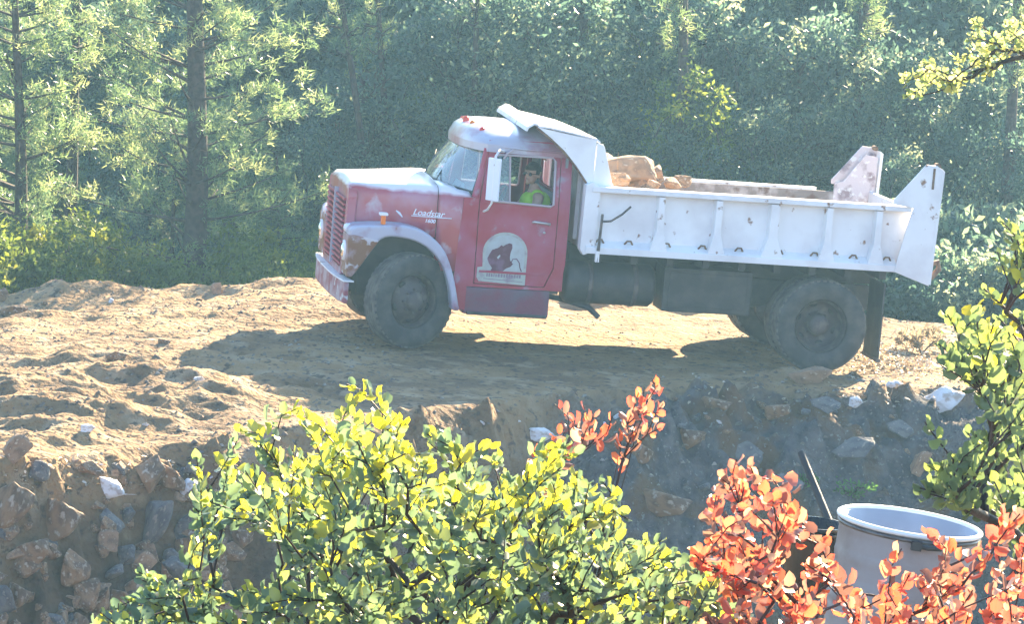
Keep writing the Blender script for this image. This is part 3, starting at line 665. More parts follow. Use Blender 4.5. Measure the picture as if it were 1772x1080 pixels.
# ------------------------------------------------------------------ ground
def lattice(seed):
    return np.random.default_rng(seed).random((256, 256))
_L = [lattice(i) for i in range(6)]
def vnoise(x, y, k=0):
    x = np.asarray(x, float)+1000.3; y = np.asarray(y, float)+1000.7
    xi = np.floor(x).astype(int); yi = np.floor(y).astype(int); fx = x-xi; fy = y-yi
    fx = fx*fx*(3-2*fx); fy = fy*fy*(3-2*fy); L = _L[k % 6]
    g = lambda a, b: L[a % 256, b % 256]
    return (g(xi, yi)*(1-fx)+g(xi+1, yi)*fx)*(1-fy)+(g(xi, yi+1)*(1-fx)+g(xi+1, yi+1)*fx)*fy - .5
def fbm(x, y, o=4, k=0):
    s = 0; a = 1; f = 1
    for i in range(o): s = s + a*vnoise(x*f, y*f, k+i); a *= .5; f *= 2.07
    return s
def sstep(a, b, x):
    t = np.clip((x-a)/(b-a), 0, 1); return t*t*(3-2*t)
LX = [-12, -5.0, -4.2, -2.63, -1.4, -.55, .71, 1.8, 2.91, 4.29, 5.83, 12]
LY = [30.8, 31.2, 31.7, 33.0, 34.3, 35.3, 36.9, 37.7, 38.3, 38.9, 39.3, 40]
NX = [-20, 0, 7.5, 10, 14.5, 20, 26, 40]; NZ = [5.6, 4.6, 3.95, 3.5, 2.38, -.2, -3.2, -9]
def lip(x): return np.interp(x, LX, LY) + .35*vnoise(x*1.3, x*0+3, 2) + .15*vnoise(x*4, x*0+9, 3)
def cells(x, y, k=0):
    """blocky rubble: a random height for every cell, cracks between them"""
    x = np.asarray(x, float)+500; y = np.asarray(y, float)+500; xi = np.floor(x); yi = np.floor(y)
    d1 = np.full(np.shape(x), 9.); d2 = d1.copy(); h_ = np.zeros(np.shape(x)); L = _L[k]; M2 = _L[(k+1) % 6]; H2 = _L[(k+2) % 6]
    for a in (-1, 0, 1):
        for b_ in (-1, 0, 1):
            cx = (xi+a).astype(int) % 256; cy = (yi+b_).astype(int) % 256
            d = np.hypot(xi+a+L[cx, cy]-x, yi+b_+M2[cx, cy]-y); nw = d < d1
            d2 = np.where(nw, d1, np.minimum(d2, d)); h_ = np.where(nw, H2[cx, cy], h_); d1 = np.where(nw, d, d1)
    return (h_-.5)+.0, np.clip((d2-d1)*4, 0, 1)
def z_off(y): return .3*np.sin(y*3)
def ground_z(x, y):
    x = np.asarray(x, float); y = np.asarray(y, float)
    pad = .06 - .045*np.clip(x, -1.6, 8) + .055*np.clip(x+2.2, -8, 0)*sstep(36, 42, y) - .30*np.clip(y-43.1, 0, 3)*sstep(-.6, -1.6, x)
    pad = pad + .10*fbm(x*.5, y*.5, 3, 1)*sstep(-1.5, -4, x) + .03*fbm(x*2.2, y*2.2, 4, 2) + .10*sstep(-1.2, -3.2, x)*fbm(x*1.9, y*2.6, 4, 3)
    # churned left part of the pad, ruts and cleat prints
    rut = np.sin((y-.55*x)*14)*.030*sstep(.16, .0, np.abs(y-41.2-.12*x)-.35)*sstep(-1.2, -1.8, x)
    pad = pad + rut
    for cx, cy, sx, sy, h in ((-3.6, 35.3, 1.1, .35, .22), (-4.6, 34.4, .9, .45, .20), (-2.9, 34.7, .4, .35, .20), (-4.2, 36.9, .9, .3, .12), (-3.9, 33.6, .7, .28, .18), (-2.0, 40.9, .3, .3, .02),
                              (-5.4, 43.0, .9, .35, .10), (-3.6, 43.4, 1.2, .3, .10), (-2.3, 43.4, .7, .3, .10), (-.9, 43.6, .8, .35, .10), (1.05, 43.5, .35, .3, .36), (2.4, 43.9, .85, .4, .40), (3.9, 44, .8, .4, .04), (.2, 44.6, .8, .4, .2),
                              (4.6, 40.6, .7, .4, .05), (3.0, 38.9, .5, .2, .10)):
        pad = pad + h*np.exp(-((x-cx)/sx)**2-((y-cy)/sy)**2)*(1+.8*fbm(x*2.5, y*2.5, 3, 4))
    pad = pad - .07*np.clip(y-44.2, 0, 60) - .3*sstep(44, 46, y)*sstep(-1, 1, x)
    e = lip(x) - y
    rr = sstep(.2, 1.2, x)
    faceL = -np.clip(e, 0, .5)*.55 - np.clip(e-.4, 0, 4)*1.9
    faceR = -np.clip(e, 0, 1.1)*.30 - np.clip(e-1.0, 0, 4)*1.35
    fz = faceL*(1-rr) + faceR*rr
    rid = .5-np.abs(fbm(x*2.6+z_off(y), y*2.6, 4, 1))
    rough = sstep(-.1, .5, e)*(.26*fbm(x*1.7, y*1.7, 5, 0)+.20*rid+.14*fbm(x*7, y*7, 4, 5)-.10)
    c1, e1 = cells(x*2.4+.6*vnoise(x*3, y*3, 1), y*3.0+.6*vnoise(x*3, y*3, 4), 0); c2, e2 = cells(x*6, y*7, 3)
    rough = rough + sstep(-.1, .5, e)*(.44*c1*e1+.07*e1+.16*c2*e2)
    rough = rough + sstep(-3.2, -4.2, x)*0 + sstep(-1.0, -2.2, x)*sstep(.3, -1.5, e)*sstep(-8, -3, e)*.16*(.35-np.abs(fbm(x*1.5, y*3.4, 4, 3)))
    z = pad + np.where(e > 0, fz, 0) + rough
    near = np.interp(y, NX, NZ) + .10*fbm(x*.8, y*.8, 4, 2)
    return np.maximum(np.maximum(z, near), np.where(y < 34, -3.2, -50))
def axis(segs):
    o = []
    for a, b, s in segs: o += list(np.arange(a, b, s))
    o.append(segs[-1][1]); return np.array(o)
gx = axis([(-400, -40, 30), (-40, -10, 2), (-10, -6.4, .3), (-6.4, 6.6, .05), (6.6, 10, .3), (10, 40, 2), (40, 400, 30)])
gy = axis([(-30, 5, 2), (5, 28, .4), (28, 30, .12), (30, 38, .035), (38, 44.6, .05), (44.6, 50, .2), (50, 70, 1), (70, 130, 5), (130, 900, 50)])
X, Y = np.meshgrid(gx, gy); Z = ground_z(X, Y)
nx, ny = len(gx), len(gy)
me = bpy.data.meshes.new('ground')
co = np.stack([X, Y, Z], -1).reshape(-1, 3)
ii = np.arange((ny-1)*(nx-1)); a_ = (ii//(nx-1))*nx+ii % (nx-1)
fc = np.stack([a_, a_+1, a_+1+nx, a_+nx], 1)
me.vertices.add(len(co)); me.vertices.foreach_set('co', co.ravel())
me.loops.add(fc.size); me.loops.foreach_set('vertex_index', fc.ravel())
me.polygons.add(len(fc)); me.polygons.foreach_set('loop_start', np.arange(len(fc))*4); me.polygons.foreach_set('loop_total', np.full(len(fc), 4)); me.polygons.foreach_set('use_smooth', np.ones(len(fc), bool))
me.update(calc_edges=True)
# where the soil is grey rock spoil instead of tan dirt
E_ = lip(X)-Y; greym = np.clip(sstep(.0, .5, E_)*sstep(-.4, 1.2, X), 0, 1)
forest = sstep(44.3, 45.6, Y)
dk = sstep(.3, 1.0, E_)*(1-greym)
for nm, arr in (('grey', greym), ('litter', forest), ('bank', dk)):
    at = me.attributes.new(nm, 'FLOAT', 'POINT'); at.data.foreach_set('value', arr.ravel().astype(np.float32))
Mg = bpy.data.materials.new('dirt'); Mg.use_nodes = True; n = Mg.node_tree; b = n.nodes['Principled BSDF']; b.inputs['Roughness'].default_value = .95; b.inputs['Specular IOR Level'].default_value = .2
tc = n.nodes.new('ShaderNodeTexCoord')
def nz(s, d=8, dim=None):
    q = n.nodes.new('ShaderNodeTexNoise'); q.inputs['Scale'].default_value = s; q.inputs['Detail'].default_value = d; n.links.new(tc.outputs['Object'], q.inputs['Vector']); return q.outputs['Fac']
def mixc(f, a, b_, lo=None, hi=None):
    if lo is not None:
        mr = n.nodes.new('ShaderNodeMapRange'); mr.inputs[1].default_value = lo; mr.inputs[2].default_value = hi; n.links.new(f, mr.inputs[0]); f = mr.outputs[0]
    x_ = n.nodes.new('ShaderNodeMix'); x_.data_type = 'RGBA'; n.links.new(f, x_.inputs[0])
    for s_, v in ((6, a), (7, b_)):
        if isinstance(v, tuple): x_.inputs[s_].default_value = (*v, 1)
        else: n.links.new(v, x_.inputs[s_])
    return x_.outputs[2]
def attr(nm):
    q = n.nodes.new('ShaderNodeAttribute'); q.attribute_name = nm; return q.outputs['Fac']
c = mixc(nz(.9), (.30, .19, .098), (.17, .105, .06), .40, .60)
c = mixc(nz(3.2), c, (.34, .245, .155), .52, .68)
c = mixc(nz(11), c, (.10, .07, .05), .56, .64)
g_ = mixc(nz(5), (.065, .062, .068), (.13, .115, .11), .4, .62); g_ = mixc(nz(1.4), g_, (.13, .08, .05), .48, .58)
g_ = mixc(nz(22), g_, (.20, .19, .18), .62, .68)
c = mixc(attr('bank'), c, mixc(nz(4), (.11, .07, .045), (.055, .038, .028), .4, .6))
c = mixc(attr('grey'), c, g_)
c = mixc(attr('litter'), c, mixc(nz(6), (.09, .07, .035), (.05, .07, .025), .4, .6))
n.links.new(c, b.inputs['Base Color'])
ad = n.nodes.new('ShaderNodeMath'); ad.operation = 'ADD'; n.links.new(nz(14, 10), ad.inputs[0]); n.links.new(nz(3, 6), ad.inputs[1])
bp_ = n.nodes.new('ShaderNodeBump'); bp_.inputs['Strength'].default_value = .8; bp_.inputs['Distance'].default_value = .08; n.links.new(ad.outputs[0], bp_.inputs['Height']); n.links.new(bp_.outputs[0], b.inputs['Normal'])
me.materials.append(Mg)
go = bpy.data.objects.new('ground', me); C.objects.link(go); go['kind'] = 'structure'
_ts = np.concatenate([np.arange(5, 30, .1), np.arange(30, 60, .02)])
def hit(px, py, tmin=12):
    """the spot of the ground seen there"""
    d = ray(px, py); d = np.array(d/d.y); P_ = np.array(CAM)[None]+_ts[:, None]*d[None]
    below = (P_[:, 2] < ground_z(P_[:, 0], P_[:, 1])) & (_ts > tmin)
    i = int(np.argmax(below)) if below.any() else len(_ts)-1
    return Vector(P_[i])
def gz(x, y): return float(ground_z(x, y))

# ------------------------------------------------------------------ rocks
def rock_mesh(seed, m_, sub=2, rough=.10, angular=True):
    r_ = random.Random(seed); bm = bmesh.new()
    for i in range(13 if angular else 22):
        v = Vector((r_.gauss(0, 1), r_.gauss(0, 1), r_.gauss(0, 1))).normalized(); v *= r_.uniform(.78, 1.05); bm.verts.new((v.x, v.y*.8, v.z*.8))
    bmesh.ops.convex_hull(bm, input=bm.verts[:])
    bmesh.ops.delete(bm, geom=[v for v in bm.verts if not v.link_faces], context='VERTS')
    bmesh.ops.bevel(bm, geom=bm.edges[:], offset=.05, segments=1, affect='EDGES')
    bmesh.ops.triangulate(bm, faces=bm.faces[:])
    bmesh.ops.subdivide_edges(bm, edges=[e for e in bm.edges if e.calc_length() > .25], cuts=2, use_grid_fill=True)
    bmesh.ops.triangulate(bm, faces=bm.faces[:])
    bmesh.ops.subdivide_edges(bm, edges=[e for e in bm.edges if e.calc_length() > .2], cuts=1, use_grid_fill=True)
    from mathutils import noise as mn
    off = Vector((seed*3.1, seed*1.7, 0))
    for v in bm.verts:
        k = mn.fractal(v.co*2.2+off, .9, 2.1, 4)
        v.co *= 1+rough*k
    bmesh.ops.recalc_face_normals(bm, faces=bm.faces)
    me = bpy.data.meshes.new('rock'); bm.to_mesh(me); bm.free(); me.materials.append(m_); return me
M_rockb = mat('brown_rock', (.26, .155, .085), .85, (.13, .08, .05), 2.2, .42, .6, bump=.5, bscale=5, col3=(.40, .32, .25), scale3=5, lo3=.56, hi3=.68)
M_rockg = mat('grey_rock', (.15, .14, .135), .8, (.08, .078, .085), 2.5, .42, .6, bump=.6, bscale=5, col3=(.26, .22, .19), scale3=5, lo3=.56, hi3=.68)
M_rockw = mat('pale_rock', (.66, .64, .64), .7, (.42, .33, .28), 2.5, .5, .62, bump=.4, bscale=4)
M_rocko = mat('orange_brown_rock', (.33, .205, .125), .85, (.20, .125, .08), 2.5, .42, .6, bump=.5, bscale=5, col3=(.5, .38, .27), scale3=5, lo3=.6, hi3=.7)
RK = {k: [rock_mesh(10*i+j, m_) for j in range(5)] for i, (k, m_) in enumerate((('b', M_rockb), ('g', M_rockg), ('w', M_rockw), ('o', M_rocko)))}
COLW = {'b': 'brown', 'g': 'grey', 'w': 'pale', 'o': 'orange brown'}
def zone_label(k_, s_, px, py, where, big=22):
    sz = 'tiny' if s_ < 11 else 'small' if s_ < 19 else 'fist sized' if s_ < 30 else 'large'
    z_ = where(px, py); l_ = '%s %s stone %s' % (sz, COLW[k_], z_); return l_, l_.replace(' stone ', ' stones ')
def rock(kind, px, py, wpx, hpx, label=None, group=None, rot=None, name='rock', seed=0, tilt=0, sink=.25, dy=None, depth=.8, pos=None):
    r_ = random.Random(seed*7+int(px)+int(py)); p_ = pos or hit(px, py+hpx*.35)
    s_ = FPX/math.hypot(p_.y, 0)
    a, c_ = wpx/s_/2, hpx/s_/2
    o = bpy.data.objects.new(name, RK[kind][(seed+int(px)) % 5]); C.objects.link(o)
    fr = 1 if gz(p_.x, p_.y-.3) < p_.z-.25 else 0; o.location = p_+Vector((0, -a*depth*.35*fr, c_*(1-2*sink)*.5))
    o.scale = (a*1.1, a*depth*1.1, c_*1.25); o.rotation_euler = (r_.uniform(-.2, .2), R(tilt)+r_.uniform(-.05, .05), r_.uniform(-.5, .5) if rot is None else rot)
    return tag(o, label, 'rock', group)
rock('b', 105, 868, 105, 120, 'large rounded brown boulder jutting from the left rubble bank', tilt=15, name='boulder')
rock('b', 22, 838, 78, 135, 'tall brown slab of rock at the left edge of the picture', tilt=20, name='boulder')
rock('g', 268, 880, 58, 125, 'tall pointed grey rock standing in the left bank', tilt=22, name='boulder', sink=.1)
rock('b', 128, 965, 62, 85, 'upright brown and grey rock below the large rounded boulder', name='boulder', tilt=-8)
rock('o', 30, 760, 56, 70, 'brown wedge rock with one sunlit face on top of the left bank', tilt=50, name='boulder')
rock('w', 190, 835, 70, 42, 'flat pale stone lying on the rim of the left bank', tilt=22)
rock('b', 232, 1000, 70, 60, 'reddish brown block behind the lowest yellow shoots of the green bush', tilt=-15)
rock('g', 92, 1062, 48, 50, 'blue grey block at the bottom left of the rubble', tilt=5)
rock('w', 150, 738, 34, 20, 'small pale stone on the dirt above the left bank')
rock('w', 328, 836, 46, 40, 'pale triangular stone beside the green bush on the left rim', tilt=-35)
rock('o', 1398, 640, 92, 58, 'orange brown boulder on the pad edge in front of the rear wheel', name='boulder', tilt=-6, sink=.15, rot=.1)
rock('w', 1628, 682, 92, 60, 'large white boulder on the dark bank beside the leafy shrub', name='boulder', tilt=-18, sink=.3, rot=.2)
rock('o', 1590, 797, 34, 66, 'elongated tan rock poking out of the grey bank', tilt=30, sink=.0, rot=.1)
rock('w', 1548, 662, 34, 18, 'small flat white stone left of the large white boulder')
rock('b', 202, 610, 38, 26, 'dark stone sitting alone on the sunlit dirt, left of the shadow')
rock('b', 285, 587, 32, 20, 'round brown stone on the smooth dirt between the tyre prints')
rock('w', 344, 652, 22, 18, 'small white stone at the left tip of the truck shadow')
rock('b', 22, 528, 52, 36, 'rounded brown stone on the far left of the pad')
rock('o', 3, 503, 26, 46, 'tall pale brown rock cut by the left edge of the picture', sink=.1)
rock('o', 375, 497, 28, 30, 'upright tan rock at the foot of the dark pine trunk', sink=.1)
rock('w', 935, 745, 60, 30, 'pale flat rock on the rim behind the yellow leaves', tilt=5)
for a in (('b', 1190, 745, 90, 60, 'broad dark brown block in the bank right of the red sprig', -10), ('g', 1290, 770, 70, 90, 'tall grooved grey rock face in the middle of the right bank', 8), ('b', 1150, 850, 120, 70, 'wide brown boulder low in the bank between the two bushes', 5),
          ('g', 1480, 760, 80, 50, 'dark grey slab in the bank above the drum', -12), ('b', 1240, 690, 70, 34, 'flat brown rock on the ledge beneath the bed', 4), ('g', 1430, 690, 56, 36, 'grey rock just below the orange brown boulder', 10), ('b', 1345, 700, 60, 40, 'brown rock below the ledge left of the black pole', -8),
          ('g', 1560, 730, 60, 40, 'grey rock under the flat white stone', 15), ('w', 1480, 690, 30, 24, 'pinkish pale stone on the ledge right of the wheel', 0), ('b', 1110, 770, 50, 60, 'upright brown rock right beside the stem of the red sprig', 20), ('g', 1360, 820, 70, 60, 'dark rock left of the foot of the black pole', 12),
          ('b', 60, 935, 80, 70, 'blocky brown rock under the tall slab at the left edge', -20), ('o', 190, 925, 60, 50, 'orange brown rock below the flat pale stone', 10), ('b', 30, 1010, 70, 80, 'dark brown boulder at the lower left edge', 12), ('b', 330, 930, 70, 60, 'brown rock right of the tall pointed grey rock', -10)):
    rock(*a[:6], tilt=a[6], name='boulder')
rr_ = random.Random(4)
k = 0
while k < 140:                                   # loose rocks of the left bank
    px, py = rr_.uniform(-10, 420), rr_.uniform(795, 1085)
    if any(((px-a)/b)**2+((py-c_)/d)**2 < 1 for a, b, c_, d in ((105, 62, 868, 70), (22, 48, 838, 70), (268, 38, 880, 68), (128, 38, 965, 50), (190, 30, 835, 15))): continue
    s_ = rr_.choice((18, 26, 34, 42, 54, 68)); asp = rr_.uniform(.5, 1.3); kd = rr_.choice('bbbgobgo'); lb, gp = zone_label(kd, s_, px, py, lambda x, y: ('on the sunlit rim' if y < 850 else 'left of the rounded boulder' if x < 70 and y < 940 else 'left of the tall grey rock' if x < 300 and y < 940 else 'against the green bush' if x > 280 else 'at the very bottom')+' of the left bank')
    rock(kd, px, py, s_, s_*asp, lb, gp, tilt=rr_.uniform(-60, 60), seed=k); k += 1
for k in range(45):                               # stones of the right-hand bank
    px, py = rr_.uniform(1080, 1770), rr_.uniform(640, 900)
    if py < 712-(px-780)*.135: continue
    s_ = rr_.choice((8, 10, 14, 18, 24)) * (1.6 if px < 1250 and py > 780 else 1)
    kd = rr_.choice('ggbgbgg'); lb, gp = zone_label(kd, s_, px, py, lambda x, y: 'in the grey bank '+('left of the black pole' if x < 1385 else 'above the drum' if x < 1600 else 'behind the olive shrub') if y > 720 else 'on the ledge below the '+('rear wheel' if x > 1330 else 'bed shadow'))
    rock(kd, px, py, s_, s_*rr_.uniform(.5, .9), lb, gp, tilt=rr_.uniform(-40, 40), seed=k)
for k in range(34):                               # stones along the far berm and around the pad
    if k < 12: px, py = rr_.uniform(0, 620), rr_.uniform(500, 535)
    elif k < 24: px, py = rr_.uniform(0, 400), rr_.uniform(560, 780)
    else: px, py = rr_.uniform(1460, 1640), rr_.uniform(600, 650)
    s_ = rr_.choice((7, 9, 11, 15))
    kd = rr_.choice('obwob'); lb, gp = zone_label(kd, s_, px, py, lambda x, y: 'on the far berm at the foot of the woods' if k < 12 else 'on the sunlit dirt left of the truck shadow' if k < 24 else 'behind the rear wheel')
    rock(kd, px, py, s_, s_*rr_.uniform(.5, .9), lb, gp, tilt=rr_.uniform(-30, 30), seed=k)
for k in range(30):                               # pale chips along the sunlit rim of the left bank and the ledge
    if k < 16: px = rr_.uniform(20, 480); py = 800+rr_.uniform(-14, 50)-px*.06
    else: px = rr_.uniform(800, 1360); py = 735-(px-800)*.055+rr_.uniform(-12, 22)
    s_ = rr_.choice((9, 12, 16, 22))
    kd = rr_.choice('wwog'); lb, gp = zone_label(kd, s_, px, py, lambda x, y: 'lying flat along the left rim' if k < 16 else 'along the ledge under the truck shadow')
    rock(kd, px, py, s_, s_*rr_.uniform(.35, .7), lb, gp, tilt=rr_.uniform(-35, 35), seed=k)
# gravel: too many to count
gv = MB(); tet = [(0, 0, .55), (1.1, 0, -.3), (-.6, .9, -.3), (-.6, -.9, -.3), (.5, .6, .4)]; tf = [(0, 1, 4), (0, 4, 2), (0, 2, 3), (0, 3, 1), (1, 2, 4), (1, 3, 2)]
for k in range(9000):
    x = rr_.uniform(-6.4, 6.6); y = rr_.uniform(32, 44.4)
    if -1.2 < x < 2.5 and y > lip(x) and rr_.random() < .8: continue
    s_ = rr_.choice((.012, .016, .022, .03))*(1.3 if lip(x) > y else 1); z = gz(x, y) if 0 else None
    gv.v += [(x+a*s_*rr_.uniform(.7, 1.4), y+b*s_, c_*s_) for a, b, c_ in tet]; nn = len(gv.v)-5
    gv.f += [tuple(i+nn for i in f) for f in tf]; gv.sm += [False]*6
va = np.array(gv.v); cen = va.reshape(-1, 5, 3)[:, :, :2].mean(1); zz = ground_z(cen[:, 0], cen[:, 1]); va[:, 2] += np.repeat(zz, 5); gv.v = [tuple(p_) for p_ in va]
go2 = gv.build('gravel', mat('gravel_stone', (.17, .13, .10), .9, (.10, .08, .07), .9, .4, .6, col3=(.28, .24, .20), scale3=7, lo3=.56, hi3=.64), fixn=False); tag(go2, 'small gravel and crumbs of stone strewn over the dirt', 'gravel', kind='stuff')
# load in the bed
def inbed(x, y, z): return TRM @ Vector((x, y, z))
def bedrock(kind, x, y, z, a, b_, c_, lab, seed, tilt=0, group=None):
    o = bpy.data.objects.new('rock', RK[kind][seed % 5]); C.objects.link(o); o.location = inbed(x, y, z); o.scale = (a, b_, c_); o.rotation_euler = (0, R(tilt), .3*seed)
    return tag(o, lab, 'rock', group)
bedrock('o', 2.42, -.25, 2.0, .42, .38, .32, 'big brown boulder riding at the front of the truck bed', 2, 8)
bedrock('o', 2.20, .1, 1.98, .26, .26, .36, 'reddish orange rock wedged beside the headboard in the bed', 3)
BP_ = ('nearest the side rail', 'along the top of the heap', 'at the tail of the heap')
for k in range(18):
    x = rr_.uniform(2.1, 3.15); y = rr_.uniform(-.85, .6)
    bedrock(rr_.choice('ob'), x, y, 2.04-(x-2.1)*.14+rr_.uniform(-.12, .04)-abs(y+.1)*.1, .15+.06*rr_.random(), .15, .12, 'broken brown stone in the pile in the bed', k, 0, 'broken stones heaped in the truck bed')
ld = MB()
Pg = []
for i in range(40):
    x = 1.88+i*.088; Pg.append([Vector((x, -1.08+j*.072, 1.25+.55*math.exp(-((x-2.2)/.9)**2)*(1-abs((j-15)/17)**2)+.04*float(fbm(x*3, j*.3, 3)))) for j in range(31)])
ld.grid(Pg); lo_ = ld.build('dirt_load', mat('dug_soil', (.20, .13, .08), .95, (.30, .2, .13), 6, bump=.5), None); lo_.matrix_world = TRM; tag(lo_, 'mound of brown soil lying in the truck bed under the stones', 'soil heap')

# ------------------------------------------------------------------ barrel, black tub, pole
BP = atY(1536, 903, 14.5); BH = .88; zb = gz(BP.x, 14.5)
BR = empty('steel_drum', (BP.x, BP.y, BP.z-BH), (R(-1), R(6.0), 0), label='open cream drum with a bright rim standing behind the red leaves', cat='drum')
M_cream2 = mat('cream_drum_paint', (.33, .29, .28), .45, (.24, .19, .175), 5, .45, .68, bump=.05)
M_inside = mat('pale_drum_lining', (.40, .44, .52), .5, (.32, .35, .42), 4)
pr = [(.27, 0), (.283, .01)]
for k in range(0, 44):
    z = .03+k*.0195; rr0 = .283+(.010 if any(abs(z-c_) < .016 for c_ in (.28, .56)) else 0)+(.004 if k % 6 == 0 else 0)
    pr.append((rr0, z))
q = MB(); q.lathe(pr, 72, 'z'); q.build('drum_wall', M_cream2, BR)
q = MB(); q.lathe([(.283, .875), (.274, .875), (.272, .4), (.272, .012), (0, .012)], 72, 'z'); q.build('drum_inside', M_inside, BR)
q = MB(); q.lathe([(.288+.0115*math.cos(a), .880+.0105*math.sin(a)) for a in [i*PI/5 for i in range(10)]], 72, 'z', close=True); q.build('rim', mat('white_rolled_rim', (.8, .8, .8), .3), BR)
q = MB(); q.lathe([(.284, .866), (.291, .865), (.294, .857), (.291, .849), (.284, .848)], 72, 'z'); ring = q.build('clamp_ring', mat('grimy_ring_steel', (.10, .09, .09), .4, (.2, .18, .17), 9, metal=.5), BR)
q = MB()
q.tube([(.0, -.30, .845), (.05, -.308, .842), (.10, -.30, .845)], .012, 8); q.box(-.02, .02, -.32, -.29, .825, .862); q.build('ring_bolt', M_black, ring)
tp = hit(1400, 985, 10); tz = atY(1405, 905, 14.9)
TB = empty('black_tub', (tz.x, tz.y, tz.z-.30), (0, R(3), 0), label='black plastic tub half hidden behind the red leaves beside the drum', cat='tub')
M_plast = mat('black_plastic', (.015, .015, .017), .25)
q = MB(); q.lathe([(0, 0), (.11, 0), (.13, .28), (.14, .285), (.14, .30), (.125, .30), (.105, .02), (0, .02)], 40, 'z'); q.build('tub_wall', M_plast, TB)
q = MB(); q.lathe([(.13, .26), (.148, .262), (.148, .278), (.13, .28)], 40, 'z'); q.build('tub_band', M_plast, TB)
PO = MB(); a0 = atY(1386, 784, 15.3); a1 = atY(1440, 915, 15.0); dn = (a1-a0)
PO.tube([a0, a0+dn*.5, a0+dn*2.4], [.0155, .0165, .018], 10); po = PO.build('pole', M_black); tag(po, 'slanted black metal pole leaning behind the left side of the drum', 'pole')
# ------------------------------------------------------------------ foliage
def leaf_cloud(name, Pt, Ax, Nm, L, Wd, m_, parent=None, kind='fine', rnd=None, fold=.22):
    """many leaves as one mesh: base points, axis and normal of each, length and width"""
    if kind == 'fine':
        T = np.array([(0, 0, 0), (.28, 0, .15), (.62, 0, .1), (1, 0, -.5), (.22, .40, 1), (.58, .50, 1), (.88, .30, 1), (.22, -.40, 1), (.58, -.50, 1), (.88, -.30, 1)])
        Fq = [(0, 1, 4), (1, 2, 5, 4), (2, 3, 6, 5), (0, 7, 1), (1, 7, 8, 2), (2, 8, 9, 3)]
    elif kind == 'blade':
        T = np.array([(0, .5, 0), (0, -.5, 0), (1, 0, 0)]); Fq = [(0, 1, 2)]
    else:
        T = np.array([(0, 0, 0), (.5, .5, 1), (1, 0, 0), (.5, -.5, 1)]); Fq = [(0, 2, 1), (0, 3, 2)]
    n_ = len(Pt); Ax = Ax/np.linalg.norm(Ax, axis=1, keepdims=True)
    B = np.cross(Nm, Ax); B /= np.linalg.norm(B, axis=1, keepdims=True)+1e-9; N2 = np.cross(Ax, B)
    k = len(T)
    co = Pt[:, None]+Ax[:, None]*(T[None, :, 0:1]*L[:, None, None])+B[:, None]*(T[None, :, 1:2]*Wd[:, None, None])+N2[:, None]*(T[None, :, 2:3]*fold*Wd[:, None, None])
    me = bpy.data.meshes.new(name); me.vertices.add(n_*k); me.vertices.foreach_set('co', co.ravel())
    flat = np.array([i for f in Fq for i in f]); tot = np.array([len(f) for f in Fq]); st = np.cumsum(tot)-tot
    me.loops.add(n_*len(flat)); me.loops.foreach_set('vertex_index', (np.arange(n_)[:, None]*k+flat[None]).ravel())
    me.polygons.add(n_*len(Fq)); me.polygons.foreach_set('loop_start', (np.arange(n_)[:, None]*len(flat)+st[None]).ravel()); me.polygons.foreach_set('loop_total', np.tile(tot, n_))
    me.update(calc_edges=True)
    if rnd is None: rnd = rng.random(n_)
    at = me.attributes.new('rnd', 'FLOAT', 'POINT'); at.data.foreach_set('value', np.repeat(rnd, k).astype(np.float32))
    me.materials.append(m_); o = bpy.data.objects.new(name, me); C.objects.link(o)
    if parent: o.parent = parent
    return o
def unit(n_): v = rng.normal(size=(n_, 3)); return v/np.linalg.norm(v, axis=1, keepdims=True)
def skeleton(base, tips, r_tip=.0025, r_max=.03, step=.12, wig=.015, droop=0):
    """a branching plant: each tip joins the nearest wood already grown; returns tube mesh and the twig directions"""
    tips = sorted(tips, key=lambda t: (Vector(t)-Vector(base[0])).length)
    nodes = [Vector(b) for b in base]; par = [-1]+[0]*(len(base)-1); cnt = [0]*len(base); out_dir = []; tipnode = []
    r_ = random.Random(len(tips)); c0 = Vector(base[0])
    for t in tips:
        t = Vector(t); best = None; bd = 1e9
        for i, q in enumerate(nodes):
            d = (t-q).length; ou = (q-c0).length
            if ou > (t-c0).length*.93: continue
            sc_ = d + .25*max(0, (q.z-t.z)) + .12*ou
            if sc_ < bd: bd = sc_; best = i
        best = best if best is not None else 0
        q = nodes[best]; d = t-q; k = max(2, int(d.length/step)); prev = best
        gdir = (q-nodes[par[best]]).normalized() if par[best] >= 0 else Vector((0, 0, 1))
        for j in range(1, k+1):
            u = j/k; p_ = q + d*u + gdir*d.length*.25*math.sin(PI*u)*(1-u) + Vector((r_.uniform(-wig, wig), r_.uniform(-wig, wig), r_.uniform(-wig, wig)-droop*math.sin(PI*u)))*(1 if j < k else 0)
            nodes.append(p_); par.append(prev); cnt.append(0); prev = len(nodes)-1
        tipnode.append(prev); out_dir.append((nodes[prev]-nodes[par[prev]]).normalized())
        i = prev
        while i >= 0: cnt[i] += 1; i = par[i]
    rad = [min(r_max, r_tip*math.sqrt(c_)) for c_ in cnt]
    mb = MB()
    done = set()
    ch = [[] for _ in nodes]
    for i, p_ in enumerate(par):
        if p_ >= 0: ch[p_].append(i)
    def run(start):
        stack = [start]
        while stack:
            s0 = stack.pop(); pts = [nodes[par[s0]], nodes[s0]]; rr1 = [min(rad[par[s0]], rad[s0]*1.15), rad[s0]]; i = s0
            while ch[i]:
                cs_ = sorted(ch[i], key=lambda c_: -cnt[c_]); stack += cs_[1:]; i = cs_[0]; pts.append(nodes[i]); rr1.append(rad[i])
            mb.tube(pts, rr1, 5 if rr1[0] < .012 else 8, cap=False)
    for i in range(len(nodes)):
        if par[i] == -1:
            for c_ in ch[i]: run(c_)
    return mb, [Vector(t) for t in (nodes[i] for i in tipnode)], out_dir
